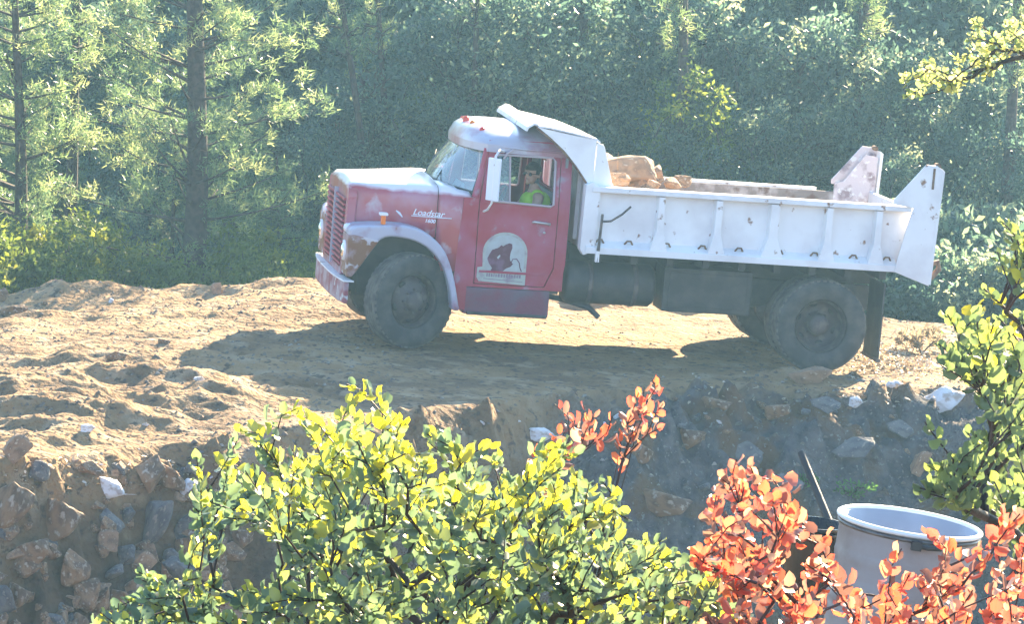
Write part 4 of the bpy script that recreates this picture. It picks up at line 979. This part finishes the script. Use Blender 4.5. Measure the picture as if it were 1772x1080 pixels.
def twig_leaves(tips, dirs, n_per, L, W, spread, up=.35, back=.12):
    P_, A_, N_, S_ = [], [], [], []
    for t, d in zip(tips, dirs):
        k = n_per + random.randint(-1, 2)
        for j in range(k):
            f = j/k; ph = j*2.4+random.random()
            a = d.orthogonal().normalized(); b_ = d.cross(a)
            rad = (a*math.cos(ph)+b_*math.sin(ph))
            ax = (rad*(spread*(1-f*.55))+d*(.45+.5*f)+Vector((random.gauss(0, .25), random.gauss(0, .25), up+random.gauss(0, .2)))).normalized()
            P_.append(t-d*back*(1-f)); A_.append(ax)
            N_.append((rad+Vector((random.gauss(0, .5), random.gauss(0, .5), random.gauss(0, .5)))).normalized()); S_.append(random.uniform(.65, 1.12)*(1-.35*f))
    S_ = np.array(S_); return np.array(P_), np.array(A_), np.array(N_), L*S_, W*S_*rng.uniform(.85, 1.15, len(S_))
def inside(x, y, poly):
    c_ = False; j = len(poly)-1
    for i in range(len(poly)):
        if (poly[i][1] > y) != (poly[j][1] > y) and x < (poly[j][0]-poly[i][0])*(y-poly[i][1])/(poly[j][1]-poly[i][1])+poly[i][0]: c_ = not c_
        j = i
    return c_
def tips_in(poly, n_, y0, y1, holes=(), extra=()):
    xs_ = [p_[0] for p_ in poly]; ys_ = [p_[1] for p_ in poly]; o = []
    while len(o) < n_:
        x, y = random.uniform(min(xs_), max(xs_)), random.uniform(min(ys_), max(ys_))
        if inside(x, y, poly) and not any(((x-a)/c_)**2+((y-b_)/d)**2 < 1 for a, b_, c_, d in holes): o.append(tuple(atY(x, y, random.uniform(y0, y1))))
    return o + [tuple(atY(x, y, (y0+y1)/2+random.uniform(-.1, .1))) for x, y in extra]
random.seed(21)
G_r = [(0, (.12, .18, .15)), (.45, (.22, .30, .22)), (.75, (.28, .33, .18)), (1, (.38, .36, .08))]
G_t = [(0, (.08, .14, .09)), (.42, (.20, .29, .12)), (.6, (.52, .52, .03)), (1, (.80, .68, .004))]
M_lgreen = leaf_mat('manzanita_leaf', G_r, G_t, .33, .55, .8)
R_r = [(0, (.22, .12, .11)), (.25, (.24, .14, .12)), (.45, (.36, .10, .07)), (.8, (.44, .13, .07)), (1, (.62, .46, .32))]
R_t = [(0, (.16, .07, .05)), (.25, (.40, .22, .15)), (.45, (.85, .14, .09)), (.75, (1, .20, .07)), (1, (.95, .60, .35))]
M_lred = leaf_mat('red_manzanita_leaf', R_r, R_t, .35, .45, .5)
def bush(name, base, tips, m_, label, cat, L, W, n_per, r_tip=.0022, r_max=.02, rnd_h=None, spread=1.0, up=.35, back=.09, wood=None, group=None, step=.08):
    root = empty(name, base[0], label=label, cat=cat, group=group)
    mb, tt, dd = skeleton(base, tips, r_tip, r_max, step)
    b0 = Vector(base[0]); mb.v = [tuple(Vector(v)-b0) for v in mb.v]
    st = mb.build('stems', wood or M_manz, root, fixn=False)
    P_, A_, N_, L_, W_ = twig_leaves(tt, dd, n_per, L, W, spread, up, back)
    rn = rng.random(len(P_))
    if rnd_h is not None: rn = rnd_h(P_, rn)
    leaf_cloud('leaves', P_-np.array(b0), A_, N_, L_, W_, m_, root, 'fine', rn)
    return root
# the big green bush right in front
polyG = [(150, 1085), (235, 1000), (262, 990), (300, 1030), (345, 985), (330, 870), (350, 840), (365, 830), (405, 800), (450, 810), (505, 770), (540, 800), (575, 740), (600, 700), (640, 715), (690, 720), (720, 775), (790, 785), (850, 795), (905, 810), (960, 785), (1000, 800), (1050, 850), (1090, 870), (1125, 920), (1165, 930), (1215, 965), (1270, 1020), (1300, 1085), (1300, 1250), (250, 1250)]
tg = tips_in(polyG, 880, 7.2, 8.7, holes=[(425, 960, 55, 70), (330, 960, 40, 40), (470, 820, 25, 30)], extra=[(600, 665), (612, 690), (520, 720), (440, 755), (415, 745), (340, 790), (240, 990), (262, 992), (182, 1062), (205, 1045), (338, 880), (668, 690), (735, 750), (1000, 785), (1215, 970), (1240, 1000), (560, 790), (470, 780), (520, 705), (528, 735), (450, 770), (412, 760), (560, 745), (740, 765), (770, 750), (850, 770), (985, 770), (1040, 830), (395, 800), (360, 850)])
zg = gz(-.1, 7.9)
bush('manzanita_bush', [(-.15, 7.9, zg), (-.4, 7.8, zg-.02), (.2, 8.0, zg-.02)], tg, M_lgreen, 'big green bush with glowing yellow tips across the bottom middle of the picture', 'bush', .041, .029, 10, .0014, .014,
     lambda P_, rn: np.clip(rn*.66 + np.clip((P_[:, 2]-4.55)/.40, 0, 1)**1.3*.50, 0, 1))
# its red-leaved neighbour and the red bush at the lower right
ta = [tuple(atY(x, y, 8.3+random.uniform(-.1, .1))) for x, y in ((975, 712), (990, 735), (1010, 702), (1030, 715), (1045, 742), (1075, 752), (1095, 745), (1120, 742), (1145, 740), (1130, 690), (1105, 680), (1128, 655), (1150, 695), (985, 765), (1000, 790), (925, 780), (918, 800), (935, 830), (1010, 770), (1060, 720), (960, 700), (1115, 670), (1140, 715), (1085, 735))]
za = gz(.12, 8.3)
b1 = [(.10, 8.3, za)]+[tuple(atY(x, y, 8.3)) for x, y in ((1045, 960), (1058, 850), (1078, 795), (1100, 755))]
bush('red_leaved_shrub', b1, ta, M_lred, 'sprig of orange red leaves rising above the green bush in front of the pad edge', 'shrub', .038, .022, 6, .0012, .006)
polyR = [(1160, 1085), (1195, 1000), (1205, 935), (1240, 900), (1235, 850), (1262, 805), (1300, 800), (1335, 830), (1375, 870), (1390, 905), (1395, 950), (1440, 960), (1450, 995), (1500, 1030), (1560, 1005), (1585, 950), (1620, 925), (1640, 960), (1700, 965), (1742, 945), (1790, 930), (1800, 1250), (1200, 1250)]
tr_ = tips_in(polyR, 235, 7.0, 8.0, holes=[(1500, 985, 60, 34), (1175, 985, 30, 30)], extra=[(1275, 795), (1300, 810), (1250, 830), (1385, 880), (1380, 900), (1610, 920), (1560, 950), (1742, 885), (1765, 890), (1755, 905), (1720, 945), (1420, 945), (1225, 925)])
zr = gz(.75, 7.5)
bush('red_manzanita_bush', [(.72, 7.5, zr), (.9, 7.4, zr-.02), (.5, 7.6, zr-.02)], tr_, M_lred, 'bush of round orange red leaves in front of the cream drum', 'bush', .040, .031, 8, .0015, .014)
# the olive green shrub on the right, yellow at the top
polyO = [(1595, 600), (1620, 575), (1640, 570), (1655, 590), (1665, 560), (1700, 545), (1740, 575), (1790, 600), (1800, 930), (1720, 900), (1660, 870), (1625, 860), (1610, 830), (1645, 790), (1665, 750), (1710, 700), (1680, 650), (1635, 640)]
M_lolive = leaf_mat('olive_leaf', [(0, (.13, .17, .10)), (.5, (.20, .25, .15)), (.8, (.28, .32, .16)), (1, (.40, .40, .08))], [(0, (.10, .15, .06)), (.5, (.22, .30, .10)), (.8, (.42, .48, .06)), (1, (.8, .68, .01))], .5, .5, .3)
to = tips_in(polyO, 125, 9.2, 10.1, holes=[(1622, 690, 36, 34), (1570, 740, 30, 40)], extra=[(1700, 525), (1720, 560), (1745, 575), (1690, 545), (1640, 545), (1590, 850), (1592, 845), (1605, 805), (1600, 730)])
zo_ = gz(1.3, 9.6)
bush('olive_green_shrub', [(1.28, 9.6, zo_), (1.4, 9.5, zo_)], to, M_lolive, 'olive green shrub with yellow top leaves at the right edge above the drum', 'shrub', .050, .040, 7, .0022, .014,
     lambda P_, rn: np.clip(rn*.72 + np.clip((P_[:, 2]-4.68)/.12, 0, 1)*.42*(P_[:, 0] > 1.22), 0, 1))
tb_ = [tuple(atY(x, y, 12.4+random.uniform(-.2, .2))) for x, y in [(random.uniform(1700, 1800), random.uniform(370, 560)) for _ in range(24)] if x-y*.12 > 1640+random.uniform(0, 20)]
zb2 = gz(2.0, 12.4)
bush('tall_shrub', [(1.95, 12.4, zb2)], tb_, M_lolive, 'grey green leafy shrub reaching up the right edge beside the tailgate', 'shrub', .050, .036, 7, .003, .01)
# overhanging oak at the upper right, rooted outside the picture
M_loak = leaf_mat('sunlit_oak_leaf', [(0, (.08, .12, .05)), (.6, (.14, .19, .07)), (1, (.26, .26, .08))], [(0, (.25, .35, .10)), (.5, (.60, .66, .20)), (1, (.9, .85, .25))], .35, .55, .6)
zk = gz(4.4, 19)
tk = [tuple(atY(x, y, 18+random.uniform(-.2, .2))) for x, y in [(1575, 148), (1590, 130), (1600, 135), (1612, 120), (1595, 160), (1625, 140), (1640, 130), (1650, 110), (1660, 105), (1680, 90), (1700, 75), (1695, 100), (1715, 85), (1730, 60), (1690, 125), (1740, 45), (1760, 30), (1630, 155), (1720, 100), (1750, 80), (1770, 60), (1785, 90), (1790, 30), (1675, 52)]]
tk2 = [(5.0+random.gauss(0, .5), 18.6+random.gauss(0, .7), 6.2+random.gauss(0, .5)) for _ in range(80)]
tk = [(x+random.gauss(0, .035), y+random.gauss(0, .1), z+random.gauss(0, .035)) for x, y, z in tk for _ in range(3)]
root = empty('oak_tree', (4.4, 19, zk), label='oak branch with sunlit leaves reaching in at the upper right corner', cat='tree')
bpt = [tuple(atY(x, y, 18.1)) for x, y in ((1900, 60), (1820, 90), (1760, 100), (1700, 118), (1640, 140))]
mb, tt, dd = skeleton(bpt, tk, .0022, .012, .10, .02)
mb.tube([(4.3, 18.8, zk+3.6)]+bpt, [.05, .022, .016, .011, .008, .005], 6)
mb2, tt2, dd2 = skeleton([(4.4, 19, zk+4.2)], tk2, .006, .06, .25, .04); mb.add(mb2.v, mb2.f, True)
mb.tube([(4.4, 19, zk-.1), (4.42, 19, zk+1.5), (4.35, 18.9, zk+3), (4.4, 19, zk+4.3)], [.13, .11, .10, .07], 10)
mb.v = [tuple(Vector(v)-root.location) for v in mb.v]; mb.build('trunk', M_wood, root, fixn=False)
P_, A_, N_, L_, W_ = twig_leaves(tt+tt2, dd+dd2, 7, .046, .030, 1.3, .2, .08)
leaf_cloud('crown', P_-np.array(root.location), A_, N_, L_, W_, M_loak, root, 'fine')
# small weeds at the foot of the bank and a dry bush behind the rear wheel
M_lweed = leaf_mat('weed_leaf', [(0, (.05, .13, .04)), (1, (.10, .22, .07))], [(0, (.08, .2, .03)), (1, (.16, .32, .05))], .6, .4, .2)
M_ldry = leaf_mat('dry_leaf', [(0, (.22, .17, .11)), (1, (.40, .30, .22))], [(0, (.3, .25, .15)), (1, (.5, .4, .28))], .7, .4, .2)
def little(px, py, hpx, wpx, m_, name, label, nn=26, L=.06, W=.025, grp=None):
    p_ = hit(px, py); s_ = FPX/p_.y; h_ = hpx/s_; w_ = wpx/s_
    t_ = [(p_.x+random.uniform(-.5, .5)*w_, p_.y+random.uniform(-.4, .4)*w_, p_.z+h_*random.uniform(.25, 1)) for _ in range(nn)]
    return bush(name, [tuple(p_)], t_, m_, label, 'plant', L, W, 8, .003, .012, group=grp)
little(1480, 868, 36, 90, M_lweed, 'weed', 'bright green weed growing behind the rim of the drum', 34)
little(1392, 845, 26, 34, M_lweed, 'weed', 'small green weed beside the black pole', 14)
little(1595, 612, 46, 80, M_ldry, 'dry_bush', 'pale dry bush on the pad right of the rear wheel', 40, .09, .04)
little(1750, 880, 60, 120, M_lweed, 'weed', 'low green weeds at the right edge below the olive shrub', 40)

# dry fallen leaves, past counting
n_ = 1250; pl_ = [hit(random.gauss(1545, 45), random.gauss(625, 17)) if i < 900 else hit(random.uniform(1180, 1700), random.uniform(640, 700)) if i < 1000 else hit(random.uniform(0, 480), random.uniform(790, 850)) for i in range(n_)]
Pt = np.array([tuple(p_) for p_ in pl_])+np.array([0, 0, .012]); ax = unit(n_)*np.array([1, 1, .45])
lt = leaf_cloud('leaf_litter', Pt, ax, unit(n_)*.5+np.array([0, 0, 1.]), rng.uniform(.03, .07, n_), rng.uniform(.02, .04, n_), leaf_mat('fallen_leaf', [(0, (.30, .22, .14)), (.6, (.55, .44, .32)), (1, (.75, .68, .58))], [(0, (.3, .2, .1)), (1, (.6, .45, .3))], .5, .25, .5), None, 'fine', fold=.25)
tag(lt, 'dry pale leaves and chips scattered on the pad edge and the rims', 'leaf litter', kind='stuff')

# ------------------------------------------------------------------ the woods behind
M_pine = leaf_mat('pine_needles', [(0, (.03, .07, .05)), (.6, (.07, .13, .07)), (1, (.14, .20, .08))], [(0, (.09, .19, .10)), (.5, (.32, .46, .18)), (1, (.80, .84, .36))], .4, .45, .5)
M_oak = leaf_mat('oak_foliage', [(0, (.025, .05, .045)), (.6, (.045, .085, .065)), (1, (.15, .19, .11))], [(0, (.06, .14, .11)), (.6, (.22, .36, .24)), (1, (.85, .85, .45))], .35, .45, .6)
M_scrub = leaf_mat('scrub_foliage', [(0, (.06, .10, .03)), (.6, (.10, .15, .04)), (1, (.20, .22, .05))], [(0, (.10, .17, .03)), (.6, (.28, .36, .05)), (1, (.6, .58, .06))], .45, .5, .4)
def pine(seed, h_=9.0, spread=2.6, dens=1.0, r0=.13, z_first=.5, name='pine_tree', clear=0):
    r_ = random.Random(seed); root = empty(name)
    mb = MB(); tr = [(.02*math.sin(z*1.3+seed), .03*math.cos(z+seed), z*h_) for z in [i/14 for i in range(15)]]
    tr = [(a*3+ .06*math.sin(z*.9), b_*2, z) for a, b_, z in tr]; tr[0] = (tr[0][0], tr[0][1], -.3)
    mb.tube(tr, [r0*(1-(.85 if h_ > 5.5 else .5)*i/14)*(1.25 if i == 0 else 1) for i in range(15)], 10)
    P_, A_ = [], []
    z = z_first
    while z < h_-.2:
        for k in range(r_.randint(2, 4)):
            az = r_.uniform(0, 2*PI); ln = spread*(1-z/h_)**.6*r_.uniform(.55, 1.05)*(.75+.25*min(1, z/1.5))
            b0 = Vector((.05*math.sin(z), 0, z)); d = Vector((math.cos(az), math.sin(az), r_.uniform(.05, .45)))
            pts = [b0+d*ln*u+Vector((0, 0, .12*ln*u*u)) for u in (0, .25, .5, .75, 1)]
            mb.tube(pts, [.028*ln/spread+.008, .018, .013, .009, .004], 5)
            for j in range(int(ln*15*dens)):
                u = r_.uniform(.15, 1)**.75; q = b0+d*ln*u+Vector((0, 0, .12*ln*u*u))
                sd = Vector((-math.sin(az), math.cos(az), 0))*r_.gauss(0, .24*ln*(1.1-u*.6)); q2 = q+sd+Vector((0, 0, r_.gauss(.04, .12)))
                if abs(q2.x) < clear and q2.y < .2 and r_.random() < .85: continue
                if r_.random() < .3: mb.tube([q, q2], .005, 3, cap=False)
                P_.append(q2); A_.append((d*.6+sd.normalized()*.5*(1 if sd.length else 0)+Vector((0, 0, .4))).normalized())
        z += r_.uniform(.13, .26)
    mb.build('trunk', M_wood, root, fixn=False)
    P_ = np.array([tuple(p_) for p_ in P_]); A_ = np.array([tuple(a) for a in A_]); nb = 46
    Pt = np.repeat(P_, nb, 0)+rng.normal(size=(len(P_)*nb, 3))*.05; ax = np.repeat(A_, nb, 0)*.8+unit(len(Pt))
    tone = np.repeat(rng.random(len(P_)), nb)*.7+rng.random(len(Pt))*.3
    leaf_cloud('crown', Pt, ax, unit(len(Pt)), rng.uniform(.06, .13, len(Pt)), rng.uniform(.009, .018, len(Pt)), M_pine, root, 'blade', tone)
    return root
def broad(seed, h_=4.5, w_=1.6, dens=.8, m_=None, trunk=.07, zlow=.1, name='oak_tree', leaf=.10, ncl=95, stems=3):
    r_ = random.Random(seed); root = empty(name)
    tips = []
    while len(tips) < ncl:
        x, y, z = r_.uniform(-1, 1), r_.uniform(-1, 1), r_.uniform(zlow, 1)
        if x*x+y*y < (1.05-abs(z-.55)*.9)**2: tips.append((x*w_, y*w_, z*h_))
    base = [(0, 0, -.3)]
    mb, tt, dd = skeleton(base, tips, trunk/math.sqrt(ncl)*1.3, trunk, .3, .06)
    mb.build('trunk', M_wood, root, fixn=False)
    n1 = int(95*dens); T = np.array([tuple(t) for t in tt]); Pt = np.repeat(T, n1, 0)
    rad = .125*w_*(.6+.8*rng.random(len(T))); Pt = Pt+rng.normal(size=Pt.shape)*np.repeat(rad, n1)[:, None]*np.array([1, 1, .8])
    ax = unit(len(Pt))+np.array([0, 0, .25]); tone = np.repeat(rng.random(len(T)), n1)*.75+rng.random(len(Pt))*.25
    leaf_cloud('crown', Pt, ax, unit(len(Pt)), rng.uniform(.6, 1.7, len(Pt))*leaf, rng.uniform(.5, .7, len(Pt))*leaf, m_ or M_oak, root, 'quad', tone)
    return root
def copy_tree(o):
    c_ = o.copy(); C.objects.link(c_)
    for ch_ in o.children:
        d = ch_.copy(); C.objects.link(d); d.parent = c_
    return c_
def put(o, px, Yd, sc_=1, rz=0, label=None, cat=None, group=None, zo=0):
    p_ = atY(px, 300, Yd); o.location = (p_.x, Yd, gz(p_.x, Yd)+zo); o.scale = (sc_,)*3 if not isinstance(sc_, tuple) else sc_; o.rotation_euler = (0, 0, rz)
    return tag(o, label, cat, group)
pA = pine(1, 9, 2.3, .55, .17, 1.0, clear=.32); pB = pine(2, 6.0, 1.5, .7, .11, 1.2, clear=.25); pC = pine(5, 10, 1.6, .4, .13, 3.2); pD = pine(8, 4.2, 1.5, .8, .06, .3)
oA = broad(11, 4.6, 1.5); oB = broad(12, 5.2, 1.7, .8, leaf=.115); oC = broad(13, 4.2, 1.3, .8, leaf=.095, zlow=.2)
sA = broad(21, 1.25, .75, .75, M_scrub, .02, .05, 'scrub_bush', .075, 34); sB = broad(22, 1.0, .9, .75, M_scrub, .02, .05, 'scrub_bush', .07, 34); sC = broad(23, 1.1, .85, .8, M_oak, .02, .05, 'scrub_bush', .085, 34)
put(pA, 326, 46.4, 1, .0, 'dark trunked pine standing at the pad edge left of the truck', 'pine tree')
put(pB, 25, 46.6, 1, 0, 'thin dark pine near the left edge of the picture', 'pine tree')
put(pC, 872, 54, (.8, .8, 1), 1.0, 'tall straight pine trunk rising behind the cab', 'pine tree')
rz_ = random.Random(9)
def where(px): return ('at the left edge' if px < 60 else 'left of the dark trunked pine' if px < 300 else 'right of the dark trunked pine' if px < 480 else 'beyond the nose of the truck' if px < 720 else 'beyond the cab' if px < 960 else 'behind the bed front' if px < 1200 else 'behind the bed centre' if px < 1440 else 'beyond the tailgate' if px < 1640 else 'at the right edge')
def row(y, h_lo, h_hi, x0, x1, step, protos, word, cat, rowname):
    px = x0
    while px < x1:
        o, h0 = rz_.choice(protos); o = copy_tree(o); h_ = rz_.uniform(h_lo, h_hi)
        l_ = '%s %s %s' % (word, rowname, where(px))
        put(o, px, y+rz_.uniform(-.7, .7), h_/h0, rz_.uniform(0, 6), l_, cat, l_)
        px += step*rz_.uniform(.7, 1.3)
pE = pine(31, 4.7, .8, .6, .105, 3.4); pF = pine(32, 4.9, .7, .6, .065, 3.6)
for k_, (o, px, Yd, s_, lean_, l_) in enumerate(((pE, 1168, 49.2, 1, .0, 'slim dark trunk behind the brown stones in the bed'), (pF, 650, 49.4, 1, -.13, 'grey leaning trunk left of the windshield'), (pF, 672, 49.8, 1, -.06, 'grey upright trunk just left of the windshield'),
        (pF, 800, 49.6, .9, .03, 'pale thin trunk right above the windshield'), (pE, 612, 50.6, 1, .05, 'dark trunk above the nose of the truck'), (pE, 1480, 50.4, 1.05, .02, 'dark trunk left of the raised rear posts'), (pE, 1750, 49, 1, .0, 'dark trunk near the right edge'),
        (pE, 128, 47.6, .95, .02, 'slender dark trunk between the two left pines'), (pF, 303, 47.0, .55, .0, 'short thin trunk beside the dark trunked pine'), (pE, 1010, 51, 1.0, .03, 'dark trunk above the tilted shield of the bed'))):
    used = globals().setdefault('_seen', set())
    o2 = copy_tree(o) if o.name in used else o; used.add(o.name)
    put(o2, px, Yd, s_, k_*1.3, l_, 'pine tree'); o2.rotation_euler = (0, lean_, k_*.2)
oY = broad(41, 3.6, 1.0, .7, M_scrub, .06, .35, leaf=.085, ncl=60)
put(oY, 1195, 49.0, .86, 1, 'slim oak with pale sunlit leaves standing above the stones in the bed', 'oak tree')
put(copy_tree(oY), 1010, 52.5, 1.0, 2, 'pale leafed oak high above the tilted shield of the bed', 'oak tree')
put(copy_tree(oY), 720, 50.8, .8, 3, 'pale leafed oak in the woods above the windshield', 'oak tree')
P3 = [(pD, 4.2), (pD, 4.2), (oC, 4.2)]; O3 = [(oA, 4.6), (oB, 5.2), (oC, 4.2)]
put(pD, 480, 47.6, .55, 0, 'young pine just left of the truck grille', 'pine tree')
put(oA, 1180, 48.5, .5, 0, 'broad oak behind the middle of the bed, nearest the truck', 'oak tree'); put(oB, 700, 48.8, .42, 2, 'round low oak behind the hood', 'oak tree'); put(oC, 1560, 48.6, .55, 1, 'small oak between the two raised rear posts', 'oak tree')
row(48.2, 1.3, 1.9, -60, 600, 120, P3, 'young tree in the front row', 'tree', 'of woods')
row(49.9, 2.1, 3.0, 600, 1850, 110, O3, 'low oak in the front row', 'oak tree', 'of woods')
row(50.5, 2.3, 3.2, -80, 620, 120, P3, 'young tree in the second row', 'tree', 'of woods')
row(51.0, 3.4, 4.3, 600, 1850, 110, O3, 'oak in the second row', 'oak tree', 'of woods')
row(54.0, 3.6, 4.7, -80, 620, 120, P3+O3, 'hazy tree in the third row', 'tree', 'of woods')
row(54.5, 5.0, 6.2, 620, 1850, 110, O3, 'hazy oak in the third row', 'oak tree', 'of woods')
row(58.5, 6.2, 8.4, -80, 1850, 150, O3, 'hazy oak in the back row', 'oak tree', 'of woods')
for i, (px, Yd, s_) in enumerate([(20, 45.3, 1), (90, 45.6, .9), (160, 45.2, 1), (235, 45.7, .95), (290, 45.4, .65), (390, 45.5, .75), (450, 45.9, .85), (520, 45.6, .8), (590, 46.2, .9), (-30, 45.0, 1.1), (120, 46.4, 1.1), (200, 46.6, 1.1), (430, 46.8, 1.1), (560, 47, 1.1), (655, 46.5, .9),
                                  (760, 47, 1.1), (860, 47.2, 1.2), (960, 46.8, 1.0), (1050, 47.3, 1.2), (1150, 47, 1.1), (1250, 47.2, 1.2), (1350, 46.8, 1), (1450, 46.9, 1.1), (1540, 46.0, 1.0), (1620, 45.8, 1.1), (1700, 45.6, 1.0), (1780, 45.4, 1.1), (1590, 47, 1.5), (1500, 47.4, 1.5), (1680, 47.2, 1.5), (1400, 47.5, 1.4), (1760, 47.3, 1.5), (1300, 47.6, 1.3)]):
    o = (sA, sB)[i] if i < 2 else sC if i == 15 else copy_tree((sA, sB)[i % 2]) if i < 15 else copy_tree(sC)
    l_ = ('yellow green' if i < 15 else 'dark')+' scrub bush '+where(px).replace('of the ', 'of ').replace('the front of', 'front of')
    put(o, px, Yd, s_, i*2.1, l_, 'bush', l_)
# the mass of woods beyond, nobody could count its trees
n_ = 110000
Pt = np.stack([rng.uniform(-16, 16, n_), rng.uniform(61, 72, n_), np.zeros(n_)], 1); hgt = (Pt[:, 1]-44.5)/1.85
cl = (fbm(Pt[:, 0]*.7, Pt[:, 1]*.7, 3, 2)+.9)/1.8
Pt[:, 2] = -1.6+rng.random(n_)**.8*hgt*np.clip(cl+.25, .4, 1)
fw_ = leaf_cloud('far_woods', Pt, unit(n_), unit(n_), rng.uniform(.12, .32, n_), rng.uniform(.09, .2, n_), M_oak, None, 'quad')
tag(fw_, 'dense mass of hazy blue green foliage filling the background', 'woods', kind='stuff')
# ------------------------------------------------------------------ haze in the air
hz = MB(); hz.box(-420, 420, -35, 950, -80, 60); ho_ = hz.build('haze', None)
Mh = bpy.data.materials.new('haze_air'); Mh.use_nodes = True; n = Mh.node_tree; n.nodes.remove(n.nodes['Principled BSDF'])
pv = n.nodes.new('ShaderNodeVolumePrincipled'); pv.inputs['Color'].default_value = (.38, .70, 1, 1); pv.inputs['Density'].default_value = .0010; pv.inputs['Anisotropy'].default_value = .35
n.links.new(pv.outputs[0], n.nodes['Material Output'].inputs['Volume'])
ho_.data.materials.clear(); ho_.data.materials.append(Mh); ho_['kind'] = 'stuff'

# things that still share a description are told apart by their order from the left
bpy.context.view_layer.update()
byl = {}
for o in bpy.data.objects:
    if o.parent is None and 'label' in o.keys() and o.get('kind') is None: byl.setdefault(o['label'], []).append(o)
ORD = ['leftmost', 'second from left', 'third from left', 'fourth from left', 'fifth from left', 'sixth from left', 'seventh from left', 'eighth from left', 'ninth from left', 'tenth from left']
def px_of(o): d = o.matrix_world.translation-CAM; return d.dot(_r2)/d.dot(_f)
def py_of(o): d = o.matrix_world.translation-CAM; return -d.dot(_u2)/d.dot(_f)
for l_ in list(byl):
    if len(byl[l_]) > 10:
        os_ = sorted(byl.pop(l_), key=py_of); h_ = (len(os_)+1)//2
        byl[l_+', upper row'] = os_[:h_]; byl[l_+', lower row'] = os_[h_:]
        for k_ in (', upper row', ', lower row'):
            for o in byl[l_+k_]: o['label'] = l_+k_
for l_, os_ in byl.items():
    if 2 <= len(os_) <= 10:
        os_.sort(key=px_of)
        for i, o in enumerate(os_):
            nl = l_+', '+('rightmost' if i == len(os_)-1 else ORD[i])
            if len(nl.split()) <= 16: o['label'] = nl
